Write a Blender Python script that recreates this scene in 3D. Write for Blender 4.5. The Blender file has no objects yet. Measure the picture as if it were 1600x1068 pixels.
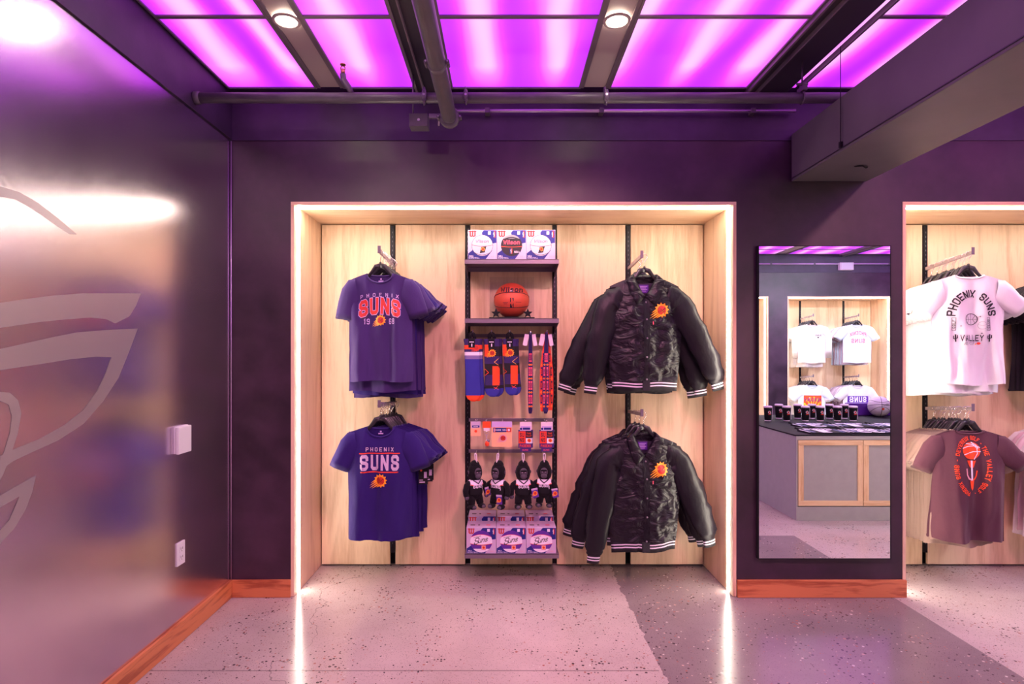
import bpy, bmesh, math, random
from mathutils import Vector, Matrix, noise
from mathutils.bvhtree import BVHTree
random.seed(7)
S = bpy.context.scene
COL = S.collection
PI = math.pi
R = math.radians

# ------------------------------------------------------------------ camera, world, exposure
cd = bpy.data.cameras.new('camera')
cam = bpy.data.objects.new('camera', cd)
COL.objects.link(cam)
cam.location = (0, -3.6, 1.5)
cam.rotation_euler = (R(90), 0, 0)
cd.sensor_width = 36
cd.lens = 36 * 904 / 1600
cd.shift_x = 13 / 1600
cd.shift_y = 21 / 1600
cd.clip_start = 0.02
S.camera = cam
S.view_settings.view_transform = 'Standard'
S.view_settings.look = 'None'
S.view_settings.gamma = 1
S.view_settings.use_curve_mapping = False
S.view_settings.exposure = 0.45
S.cycles.use_denoising = True
S.cycles.max_bounces = 8
S.cycles.sample_clamp_indirect = 6.0
W = bpy.data.worlds.new('world')
S.world = W
W.use_nodes = True
W.node_tree.nodes['Background'].inputs[0].default_value = (0.3, 0.22, 0.35, 1)
W.node_tree.nodes['Background'].inputs[1].default_value = 0.2

CEIL = 3.13       # underside of the luminous ceiling
OPP = -5.8        # wall face opposite the photographed one
XL = -1.7         # left wall
XR = 7.2

# downlights of the shop, and aimed lamps added unseen as fill: x, y, colour, watts, aim (dx, dy)
WARM = (1.0, 0.68, 0.58)
ROSE = (1.0, 0.36, 0.50)
COOL = (0.86, 0.92, 1.0)
# (x, y, colour, watts, aim point or None for straight down, cone)
DOWNLIGHTS_AND_FILL = [
    (-1.055, -0.79, WARM, 34, None, 120), (0.55, -0.79, WARM, 34, None, 120),
    (-1.055, -2.5, WARM, 50, (-1.0, 0, 1.0), 90), (0.55, -2.5, ROSE, 210, (.15, 0, .85), 72),  # both added, unseen, to fill the display wall from the front
    (-1.055, -4.3, WARM, 60, None, 120), (0.55, -4.3, WARM, 60, None, 120),
    (2.75, -0.79, WARM, 34, None, 120), (2.75, -2.5, ROSE, 110, (2.9, 0, 1.0), 95),  # the rose one is added front fill for the right recess
    (4.45, -0.79, COOL, 60, None, 120), (4.45, -2.9, COOL, 190, (4.9, -5.8, 1.3), 100), (4.45, -5.0, COOL, 170, None, 130),  # the aimed one is added to wash the far wall
    (5.9, -2.9, COOL, 190, (5.9, -5.8, 1.3), 100), (5.9, -5.0, COOL, 170, None, 130), (2.75, -5.0, COOL, 110, None, 120),  # aimed lamp: second added wash on the far wall
    (4.45, -2.2, COOL, 120, (3.9, -1.4, .4), 100),  # added to brighten the counter seen in the mirror
]
for i, (lx, ly, lc, lw, aim, cone) in enumerate(DOWNLIGHTS_AND_FILL):
    ld = bpy.data.lights.new('downlight_or_fill_beam', 'SPOT')
    ld.energy = lw
    ld.color = lc
    ld.spot_size = R(cone)
    ld.spot_blend = 0.8
    ld.shadow_soft_size = 0.06
    lo = bpy.data.objects.new('downlight_or_fill_beam', ld)
    COL.objects.link(lo)
    lo.location = (lx, ly, CEIL - 0.035)
    if aim:
        lo.rotation_euler = (Vector(aim) - lo.location).to_track_quat('-Z', 'Y').to_euler()

# ------------------------------------------------------------------ materials
MATS = {}
def srgb(h):
    c = [int(h[i:i + 2], 16) / 255 for i in (0, 2, 4)]
    return tuple(((v / 12.92) if v <= .04045 else ((v + .055) / 1.055) ** 2.4) for v in c) + (1,)

class NT:
    def __init__(s, name):
        s.m = bpy.data.materials.new(name)
        s.m.use_nodes = True
        s.t = s.m.node_tree
        s.b = s.t.nodes['Principled BSDF']
        MATS[name] = s.m
    def n(s, typ, **kw):
        nd = s.t.nodes.new(typ)
        for k, v in kw.items():
            if k.startswith('i_'):
                nd.inputs[k[2:].replace('_', ' ')].default_value = v
            else:
                setattr(nd, k, v)
        return nd
    def l(s, a, ao, b, bi):
        s.t.links.new(a.outputs[ao], b.inputs[bi])
    def coord(s, scale=(1, 1, 1), obj=True, loc=(0, 0, 0)):
        tc = s.n('ShaderNodeTexCoord')
        mp = s.n('ShaderNodeMapping')
        mp.inputs['Scale'].default_value = scale
        mp.inputs['Location'].default_value = loc
        s.l(tc, 'Object' if obj else 'Generated', mp, 'Vector')
        return mp
    def noise(s, src, scale, detail=4, rough=.5, dist=0):
        nd = s.n('ShaderNodeTexNoise')
        nd.inputs['Scale'].default_value = scale
        nd.inputs['Detail'].default_value = detail
        nd.inputs['Roughness'].default_value = rough
        nd.inputs['Distortion'].default_value = dist
        s.l(src, 0, nd, 'Vector')
        return nd
    def ramp(s, src, so, stops, interp='LINEAR'):
        r = s.n('ShaderNodeValToRGB')
        r.color_ramp.interpolation = interp
        e = r.color_ramp.elements
        while len(e) < len(stops):
            e.new(0.5)
        for el, (p, c) in zip(e, stops):
            el.position = p
            el.color = c if len(c) == 4 else tuple(c) + (1,)
        s.l(src, so, r, 'Fac')
        return r
    def bump(s, src, so, strength, dist=.01):
        b = s.n('ShaderNodeBump')
        b.inputs['Strength'].default_value = strength
        b.inputs['Distance'].default_value = dist
        s.l(src, so, b, 'Height')
        s.l(b, 0, s.b, 'Normal')
        return b
    def mix(s, fac, a, b, mode='MIX'):
        m = s.n('ShaderNodeMix')
        m.data_type = 'RGBA'
        m.blend_type = mode
        for v, idx in ((fac, 0), (a, 6), (b, 7)):
            if isinstance(v, tuple) and hasattr(v[0], 'outputs'):
                s.t.links.new(v[0].outputs[v[1]], m.inputs[idx])
            else:
                m.inputs[idx].default_value = v
        return m

def plain(name, col, rough=.5, metal=0, spec=.5, emit=None, es=0, bump=0, bs=60, coat=0, sheen=0, var=0):
    t = NT(name)
    c = srgb(col) if isinstance(col, str) else tuple(col) + (1,)
    t.b.inputs['Base Color'].default_value = c
    t.b.inputs['Roughness'].default_value = rough
    t.b.inputs['Metallic'].default_value = metal
    t.b.inputs['Specular IOR Level'].default_value = spec
    t.b.inputs['Coat Weight'].default_value = coat
    t.b.inputs['Sheen Weight'].default_value = sheen
    if emit:
        t.b.inputs['Emission Color'].default_value = tuple(emit) + (1,)
        t.b.inputs['Emission Strength'].default_value = es
    cc = None
    if bump or var:
        cc = t.coord()
        nz = t.noise(cc, bs, 3)
        if bump:
            t.bump(nz, 0, bump, .004)
        if var:
            nv = t.noise(cc, bs * .25, 4)
            lo = tuple(v * (1 - var) for v in c[:3]) + (1,)
            hi = tuple(min(1, v * (1 + var)) for v in c[:3]) + (1,)
            r = t.ramp(nv, 0, [(.3, lo), (.7, hi)])
            t.l(r, 0, t.b, 'Base Color')
    return t.m

def wood(name, base, dark, axis='Z', rough=.42, scale=1.0, seed=0, contrast=.5, coat=.15):
    t = NT(name)
    sc = {'Z': (5, 5, .55), 'X': (.55, 5, 5), 'Y': (5, .55, 5)}[axis]
    oi = t.n('ShaderNodeObjectInfo')
    tc = t.n('ShaderNodeTexCoord')
    add = t.n('ShaderNodeVectorMath', operation='ADD')
    t.l(tc, 'Object', add, 0)
    mul = t.n('ShaderNodeVectorMath', operation='MULTIPLY')
    comb = t.n('ShaderNodeCombineXYZ')
    for i in range(3):
        t.l(oi, 'Random', comb, i)
    t.l(comb, 0, mul, 0)
    mul.inputs[1].default_value = (17, 5, 9)
    t.l(mul, 0, add, 1)
    mp = t.n('ShaderNodeMapping')
    mp.inputs['Scale'].default_value = tuple(v * scale for v in sc)
    t.l(add, 0, mp, 'Vector')
    n1 = t.noise(mp, 1.3, 3, .5, .8)
    # contour the noise into growth rings
    m = t.n('ShaderNodeMath', operation='MULTIPLY')
    t.l(n1, 0, m, 0)
    m.inputs[1].default_value = 16
    sn = t.n('ShaderNodeMath', operation='SINE')
    t.l(m, 0, sn, 0)
    n2 = t.noise(mp, 14, 4, .6)
    mp2 = t.n('ShaderNodeMapping')
    mp2.inputs['Scale'].default_value = {'Z': (60, 60, 2), 'X': (2, 60, 60), 'Y': (60, 2, 60)}[axis]
    t.l(add, 0, mp2, 'Vector')
    n3 = t.noise(mp2, 2, 3, .6)
    a = t.n('ShaderNodeMath', operation='MULTIPLY_ADD')
    t.l(sn, 0, a, 0)
    a.inputs[1].default_value = .22 * contrast * 2
    t.l(n2, 0, a, 2)
    b = t.n('ShaderNodeMath', operation='MULTIPLY_ADD')
    t.l(n3, 0, b, 0)
    b.inputs[1].default_value = .45
    t.l(a, 0, b, 2)
    r = t.ramp(b, 0, [(.35, dark), (.95, base)])
    t.l(r, 0, t.b, 'Base Color')
    t.b.inputs['Roughness'].default_value = rough
    t.b.inputs['Coat Weight'].default_value = coat
    t.b.inputs['Coat Roughness'].default_value = .3
    t.bump(n3, 0, .08, .002)
    return t.m

def plaster(name, lo, hi, rough=.38):
    t = NT(name)
    mp = t.coord((1, 1, 1))
    n1 = t.noise(mp, 1.8, 5, .6)
    n2 = t.noise(mp, 7, 4, .55)
    a = t.n('ShaderNodeMath', operation='MULTIPLY_ADD')
    t.l(n2, 0, a, 0)
    a.inputs[1].default_value = .45
    t.l(n1, 0, a, 2)
    r = t.ramp(a, 0, [(.38, lo), (.98, hi)])
    t.l(r, 0, t.b, 'Base Color')
    rr = t.ramp(n2, 0, [(.0, (rough - .08,) * 3), (1.0, (rough + .14,) * 3)])
    t.l(rr, 0, t.b, 'Roughness')
    t.b.inputs['Specular IOR Level'].default_value = .5
    t.bump(n1, 0, .10, .003)
    return t.m

M_WALL = plaster('purple_plaster', (.003, .0015, .004, 1), (.058, .023, .052, 1), .36)
M_BAND = plain('dark_purple_paint', (.036, .018, .05), .5, bump=.1, bs=30, var=.25)
M_WOODP = wood('maple_plywood', (.78, .56, .38, 1), (.58, .365, .225, 1), 'Z', scale=.8, contrast=.6)
M_WOODX = wood('maple_plywood_across', (.80, .575, .38, 1), (.60, .375, .215, 1), 'X', scale=.8)
M_BASEX = wood('red_oak_across', (.60, .20, .075, 1), (.36, .085, .03, 1), 'X', rough=.35, scale=2.2, contrast=.9)
M_BASEY = wood('red_oak_lengthwise', (.60, .20, .075, 1), (.36, .085, .03, 1), 'Y', rough=.35, scale=2.2, contrast=.9)
M_EDGE = plain('plywood_edge', (.62, .42, .32), .5, var=.1)
M_BLACK = plain('matte_black', (.010, .009, .012), .75, spec=.2)
M_RAIL = plain('black_steel', (.02, .018, .024), .4, metal=.6)
M_SLOT = plain('slot_grey', (.16, .15, .17), .35, metal=.8)  # grey metal of the rail slots, lighter than the rail
M_CHROME = plain('chrome', (.82, .80, .82), .16, metal=1)
M_SHELF = plain('mauve_grey_steel', (.20, .15, .20), .38, metal=.35)
M_PIPE = plain('dark_grey_pipe_paint', (.085, .07, .09), .42, bump=.08, bs=40, var=.2)
M_DUCT = plain('grey_duct_paint', (.10, .092, .098), .5, bump=.06, bs=12, var=.15)
M_STEEL = plain('galvanised_steel', (.42, .38, .44), .35, metal=.8, var=.25)
M_BRASS = plain('brass', (.62, .30, .16), .3, metal=.9)
M_FRAME = plain('ceiling_frame', (.20, .15, .19), .45, metal=.3)
M_STRIPC = plain('ceiling_strip', (.42, .33, .33), .5)
M_BEAM = plain('dark_ceiling_beam', (.03, .024, .034), .45)
M_LED = plain('led_strip_light', (.9, .9, .85), .4, emit=(1, .90, .74), es=46)
M_LENS = plain('downlight_lens', (.9, .9, .85), .4, emit=(1, .88, .66), es=60)
M_WHITEP = plain('white_plastic', (.72, .70, .73), .35)
M_SLOTD = plain('socket_slot', (.05, .05, .05), .5)
M_MIRROR = plain('mirror_glass', (.93, .93, .97), .0, metal=1)
M_HANGER = plain('black_hanger_plastic', (.018, .015, .02), .28)
M_GREYCAB = plain('grey_cabinet_paint', (.36, .36, .38), .45, bump=.03, var=.04)
M_PINE = wood('pale_pine', (.80, .58, .36, 1), (.62, .38, .2, 1), 'Z', scale=1.6)
M_PINEX = wood('pale_pine_across', (.80, .58, .36, 1), (.62, .38, .2, 1), 'X', scale=1.6)
M_CONDUIT = plain('conduit', (.55, .42, .6), .3, metal=.7)

# glossy laminate of the left wall
t = NT('satin_metal_panel')
t.b.inputs['Metallic'].default_value = 1.0
mp = t.coord()
n1 = t.noise(mp, 1.7, 4, .6)
n2 = t.noise(mp, 60, 3, .6)
r = t.ramp(n1, 0, [(.35, (.70, .61, .69)), (.7, (.78, .70, .77))])
t.l(r, 0, t.b, 'Base Color')
rr = t.ramp(n1, 0, [(.3, (.22,) * 3), (.7, (.255,) * 3)])
t.l(rr, 0, t.b, 'Roughness')
t.bump(n2, 0, .05, .003)
M_PANEL = t.m
M_DECAL = plain('frosted_grey_film', (.50, .44, .47), .36, metal=.8)

# polished concrete with ground aggregate
t = NT('polished_concrete')
mp = t.coord()
sep = t.n('ShaderNodeSeparateXYZ')
t.l(mp, 0, sep, 0)
ne = t.noise(mp, 7, 4, .7)
def math_(op, a, b=None, c=None):
    nd = t.n('ShaderNodeMath', operation=op)
    for i, v in enumerate((a, b, c)):
        if v is None:
            continue
        if isinstance(v, tuple):
            t.l(v[0], v[1], nd, i)
        else:
            nd.inputs[i].default_value = v
    return nd
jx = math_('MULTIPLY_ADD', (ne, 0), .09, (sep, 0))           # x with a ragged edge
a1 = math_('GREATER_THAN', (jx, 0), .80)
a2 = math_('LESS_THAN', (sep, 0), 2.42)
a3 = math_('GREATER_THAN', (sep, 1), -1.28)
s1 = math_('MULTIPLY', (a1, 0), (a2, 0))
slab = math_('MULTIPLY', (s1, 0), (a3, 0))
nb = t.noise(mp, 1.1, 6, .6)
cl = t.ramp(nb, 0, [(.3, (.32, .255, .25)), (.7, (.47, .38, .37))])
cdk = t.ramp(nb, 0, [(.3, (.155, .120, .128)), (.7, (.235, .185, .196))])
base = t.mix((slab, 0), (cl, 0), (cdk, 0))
vor = t.n('ShaderNodeTexVoronoi', feature='F1')
vor.inputs['Scale'].default_value = 62
t.l(mp, 0, vor, 'Vector')
nm = t.noise(mp, 3.2, 3, .6)
dens = t.ramp(nm, 0, [(.36, (.14,) * 3), (.62, (.52,) * 3)])
rnd = t.n('ShaderNodeSeparateColor')
t.l(vor, 'Color', rnd, 0)
size = math_('MULTIPLY', (rnd, 0), (dens, 0))
sp = math_('LESS_THAN', (vor, 'Distance'), (size, 0))
pick = math_('GREATER_THAN', (rnd, 1), .35)
sp2 = math_('MULTIPLY', (sp, 0), (pick, 0))
stone = t.ramp(rnd, 2, [(0, (.05, .035, .04)), (.6, (.13, .09, .09)), (.85, (.30, .12, .09)), (1, (.5, .45, .42))])
c2 = t.mix((sp2, 0), (base, 2), (stone, 0))
vor2 = t.n('ShaderNodeTexVoronoi', feature='F1')
vor2.inputs['Scale'].default_value = 190
t.l(mp, 0, vor2, 'Vector')
rn2 = t.n('ShaderNodeSeparateColor')
t.l(vor2, 'Color', rn2, 0)
q = math_('LESS_THAN', (vor2, 'Distance'), .30)
q2 = math_('GREATER_THAN', (rn2, 0), .72)
q3 = math_('MULTIPLY', (q, 0), (q2, 0))
q4 = math_('MULTIPLY', (q3, 0), .8)
c3 = t.mix((q4, 0), (c2, 2), (.10, .075, .08, 1))
# hairline crack: contour of a noise along the slab
cn = t.noise(mp, 2.2, 4, .5)
ck = math_('MULTIPLY_ADD', (cn, 0), .9, (sep, 0))
ck1 = math_('ADD', (ck, 0), .58)
ck2 = math_('ABSOLUTE', (ck1, 0))
ck3 = math_('LESS_THAN', (ck2, 0), .0035)
ck4 = math_('MULTIPLY', (ck3, 0), .55)
c4 = t.mix((ck4, 0), (c3, 2), (.10, .08, .09, 1))
# saw cut along x left of the slab
sw = math_('ADD', (sep, 1), .845)
sw1 = math_('ABSOLUTE', (sw, 0))
sw2 = math_('LESS_THAN', (sw1, 0), .004)
sw3 = math_('LESS_THAN', (sep, 0), .74)
sw4 = math_('MULTIPLY', (sw2, 0), (sw3, 0))
sw5 = math_('MULTIPLY', (sw4, 0), .6)
c5 = t.mix((sw5, 0), (c4, 2), (.09, .07, .08, 1))
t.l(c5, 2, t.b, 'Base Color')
rg = t.ramp(nb, 0, [(.3, (.13,) * 3), (.7, (.24,) * 3)])
t.l(rg, 0, t.b, 'Roughness')
nf = t.noise(mp, 25, 3, .5)
t.bump(nf, 0, .012, .003)
M_FLOOR = t.m

# backlit stretch panels: lamp tubes behind the diffuser show as soft bright bands along y
t = NT('backlit_diffuser')
tc = t.n('ShaderNodeTexCoord')
sep = t.n('ShaderNodeSeparateXYZ')
t.l(tc, 'Object', sep, 0)
mpn = t.n('ShaderNodeMapping')
mpn.inputs['Scale'].default_value = (1.2, .35, 1)
t.l(tc, 'Object', mpn, 'Vector')
nz = t.noise(mpn, 1.6, 2, .5)
ph = math_('MULTIPLY_ADD', (nz, 0), .35, (sep, 0))
w1 = math_('MULTIPLY', (ph, 0), 2 * PI / .37)
w2 = math_('SINE', (w1, 0))
w0 = math_('MULTIPLY_ADD', (w2, 0), .5, .5)
ey = math_('MULTIPLY_ADD', (sep, 1), -2.2, .25)      # the tubes end short of the wall
ey.use_clamp = True
w3 = math_('MULTIPLY', (w0, 0), (ey, 0))
yy = math_('MULTIPLY_ADD', (sep, 1), 0, 1)
rm = t.ramp(w3, 0, [(0, (.33, .010, .70)), (.4, (.52, .03, .80)), (.75, (.78, .14, .86)), (1, (.88, .34, .88))])
t.l(rm, 0, t.b, 'Emission Color')
t.b.inputs['Base Color'].default_value = (.3, .1, .35, 1)
t.b.inputs['Emission Strength'].default_value = 1.3
M_GLOW = t.m

# fabrics
def fabric(name, col, rough=.85, sheen=.08, bumpk=.25, spec=.25, scale=22):
    t = NT(name)
    c = tuple(col)
    t.b.inputs['Roughness'].default_value = rough
    t.b.inputs['Specular IOR Level'].default_value = spec
    t.b.inputs['Sheen Weight'].default_value = sheen
    mp = t.coord((1, 1, .45))
    n1 = t.noise(mp, scale, 4, .6, .5)
    n2 = t.noise(mp, 4, 3, .5)
    r = t.ramp(n2, 0, [(.3, tuple(v * .86 for v in c)), (.7, tuple(min(1, v * 1.12) for v in c))])
    t.l(r, 0, t.b, 'Base Color')
    t.bump(n1, 0, bumpk, .012)
    return t.m
F_PURPLE = fabric('heather_purple_jersey', (.046, .021, .125))
F_VIOLET = fabric('deep_violet_jersey', (.022, .007, .125))
F_WHITE = fabric('white_jersey', (.70, .66, .71), bumpk=.18)
F_BLACKT = fabric('black_jersey', (.022, .02, .026))
F_TAN = fabric('tan_jersey', (.25, .165, .14))
F_PLUM = fabric('plum_brown_jersey', (.085, .028, .045))
F_PINK = fabric('pale_pink_jersey', (.70, .50, .52))
F_ICE = fabric('pale_blue_jersey', (.66, .74, .84), bumpk=.15)
F_CREAM = fabric('cream_jersey', (.78, .72, .68), bumpk=.15)
F_MAUVE = fabric('mauve_jersey', (.42, .30, .36), bumpk=.15)
t = NT('black_satin_nylon')
t.b.inputs['Base Color'].default_value = (.010, .007, .013, 1)
t.b.inputs['Roughness'].default_value = .34
t.b.inputs['Specular IOR Level'].default_value = .26
mp = t.coord((1, 1, 2.0))
n1 = t.noise(mp, 8, 3, .5, 1.3)
t.bump(n1, 0, .75, .03)
F_SATIN = t.m
F_SATINS = fabric('black_satin_sleeve', (.010, .008, .013), rough=.40, sheen=0, bumpk=.95, spec=.2, scale=6)
F_RIB = plain('black_rib_knit', (.014, .012, .018), .8, bump=.3, bs=200)
F_RIBW = plain('white_rib_stripe', (.74, .66, .76), .75, bump=.2, bs=200)
F_LINING = plain('dark_lining', (.025, .012, .035), .7)

P = {}
for nm, c, ro in [('orange', 'FBA31C', .5), ('deep_orange', 'E8481C', .5), ('ball_red', 'C9291A', .5), ('red', 'CC3226', .5),
                  ('scarlet', 'E23B22', .5), ('ink', '14101A', .5), ('white', 'EADFEE', .5), ('lilac', 'C4A4DC', .5), ('navy', '1C1E78', .45),
                  ('blue', '0E1678', .45), ('violet', '5A2296', .45), ('grape', '3A1A70', .5), ('pink_red', 'E8506A', .5),
                  ('peach', 'E8B088', .5), ('pale', 'C4ACCB', .45), ('sock_blue', '2A2A92', .8), ('sock_purple', '2E1A5C', .8),
                  ('sock_black', '120E16', .8), ('sock_orange', 'F04A1A', .8), ('sock_grey', '7A6AA0', .8), ('card', 'E4D0E0', .5),
                  ('plum', '3A1830', .5), ('rose', 'DD9AA8', .5), ('gold', 'F2B030', .5), ('grey', '8A8490', .5), ('ball_white', 'C6B6CE', .4)]:
    P[nm] = plain('ink_' + nm if nm != 'ink' else 'ink_black', srgb(c)[:3], ro)
M_BALL = plain('orange_leather', (.62, .075, .035), .42, bump=.5, bs=380)
M_BALLW = plain('white_leather', (.74, .70, .76), .4, bump=.3, bs=300)
M_FUR = plain('black_plush_fur', (.007, .006, .008), .95, sheen=.06, spec=.2, bump=.8, bs=160)
M_FACE = plain('dark_grey_plush', (.07, .05, .075), .8, bump=.3, bs=120)
M_EYE = plain('glossy_eye', (.35, .28, .36), .1)

t = NT('clear_acrylic')
t.t.nodes.remove(t.b)
tr = t.n('ShaderNodeBsdfTransparent')
tr.inputs[0].default_value = (.99, .985, .99, 1)
gl = t.n('ShaderNodeBsdfGlossy')
gl.inputs['Roughness'].default_value = .04
mx = t.n('ShaderNodeMixShader')
mx.inputs[0].default_value = .03
t.l(tr, 0, mx, 1)
t.l(gl, 0, mx, 2)
t.l(mx, 0, t.t.nodes['Material Output'], 0)
M_ACRYL = t.m
M_CLEARED = plain('acrylic_edge', (.62, .5, .6), .15)

# ------------------------------------------------------------------ mesh helpers
class MB:
    def __init__(s):
        s.v, s.f, s.mi, s.m, s.sm = [], [], [], [], []
    def mat(s, m):
        if m not in s.m:
            s.m.append(m)
        return s.m.index(m)
    def add(s, vs, fs, m, smooth=False):
        o = len(s.v)
        k = s.mat(m)
        s.v += [tuple(p) for p in vs]
        for f in fs:
            s.f.append(tuple(i + o for i in f))
            s.mi.append(k)
            s.sm.append(smooth)
    def box(s, x0, x1, y0, y1, z0, z1, m, bev=0):
        if bev <= 0:
            vs = [(x, y, z) for x in (x0, x1) for y in (y0, y1) for z in (z0, z1)]
            fs = [(0, 1, 3, 2), (4, 6, 7, 5), (0, 4, 5, 1), (2, 3, 7, 6), (0, 2, 6, 4), (1, 5, 7, 3)]
            s.add(vs, fs, m)
        else:
            bm = bmesh.new()
            bmesh.ops.create_cube(bm, size=1)
            for v in bm.verts:
                v.co = Vector(((x0 + x1) / 2 + v.co.x * (x1 - x0), (y0 + y1) / 2 + v.co.y * (y1 - y0), (z0 + z1) / 2 + v.co.z * (z1 - z0)))
            bmesh.ops.bevel(bm, geom=bm.edges[:], offset=bev, segments=2, affect='EDGES', profile=.6)
            bm.verts.index_update()
            s.add([v.co[:] for v in bm.verts], [[v.index for v in f.verts] for f in bm.faces], m)
            bm.free()
    def rings(s, rings, m, closed=True, cap0=False, cap1=False, smooth=True, rowmats=None):
        n = len(rings[0])
        o = len(s.v)
        for r in rings:
            s.v += [tuple(p) for p in r]
        for i in range(len(rings) - 1):
            k = s.mat(rowmats[i] if rowmats else m)
            for j in range(n if closed else n - 1):
                a = o + i * n + j
                b = o + i * n + (j + 1) % n
                s.f.append((a, b, b + n, a + n))
                s.mi.append(k)
                s.sm.append(smooth)
        if cap0:
            s.f.append(tuple(o + j for j in reversed(range(n))))
            s.mi.append(s.mat(rowmats[0] if rowmats else m)); s.sm.append(False)
        if cap1:
            s.f.append(tuple(o + (len(rings) - 1) * n + j for j in range(n)))
            s.mi.append(s.mat(rowmats[-1] if rowmats else m)); s.sm.append(False)
    def tube(s, pts, rad, m, seg=10, cap=True, flat=None, smooth=True):
        """round (or flattened) tube along a polyline; rad number or list; flat=(vector, factor)"""
        pts = [Vector(p) for p in pts]
        n = len(pts)
        rads = rad if isinstance(rad, (list, tuple)) else [rad] * n
        rings = []
        prev = None
        for i, p in enumerate(pts):
            d = (pts[min(i + 1, n - 1)] - pts[max(i - 1, 0)]).normalized()
            if prev is None:
                ref = Vector((0, 0, 1)) if abs(d.z) < .9 else Vector((0, 1, 0))
                a = d.cross(ref).normalized()
            else:
                a = (prev - d * prev.dot(d)).normalized()
            prev = a
            b = d.cross(a)
            ring = []
            for j in range(seg):
                th = 2 * PI * j / seg
                off = (a * math.cos(th) + b * math.sin(th)) * rads[i]
                if flat:
                    fv = flat[0]
                    off = off - fv * off.dot(fv) * (1 - flat[1])
                ring.append(p + off)
            rings.append(ring)
        s.rings(rings, m, cap0=cap, cap1=cap, smooth=smooth)
    def cyl(s, p0, p1, r, m, seg=16, smooth=True, r1=None):
        s.tube([p0, p1], [r, r if r1 is None else r1], m, seg, smooth=smooth)
    def ellip(s, c, r, m, seg=16, rows=10, rot=None):
        rg = []
        for i in range(rows + 1):
            ph = PI * i / rows
            rr = max(math.sin(ph), .02)
            ring = []
            for j in range(seg):
                th = 2 * PI * j / seg
                v = Vector((r[0] * rr * math.cos(th), r[1] * rr * math.sin(th), -r[2] * math.cos(ph)))
                if rot:
                    v = rot @ v
                ring.append(v + Vector(c))
            rg.append(ring)
        s.rings(rg, m, cap0=True, cap1=True)
    def build(s, name, parent=None, loc=(0, 0, 0), rot=(0, 0, 0)):
        me = bpy.data.meshes.new(name)
        me.from_pydata(s.v, [], s.f)
        for m in s.m:
            me.materials.append(m)
        me.polygons.foreach_set('material_index', s.mi)
        me.polygons.foreach_set('use_smooth', s.sm)
        me.update()
        o = bpy.data.objects.new(name, me)
        COL.objects.link(o)
        o.location = loc
        o.rotation_euler = rot
        if parent:
            o.parent = parent
        return o

def struct(o):
    o['kind'] = 'structure'
    return o
def tag(o, label, cat, group=None):
    o['label'] = label
    o['category'] = cat
    if group:
        o['group'] = group
    return o
def thing(name, label, cat, loc, rz=0, group=None):
    o = bpy.data.objects.new(name, None)
    o.empty_display_size = .05
    COL.objects.link(o)
    o.location = loc
    o.rotation_euler = (0, 0, rz)
    return tag(o, label, cat, group)
def copy_tree(o, parent=None):
    c = o.copy()
    COL.objects.link(c)
    c.parent = parent
    for ch in o.children:
        copy_tree(ch, c)
    return c

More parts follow.
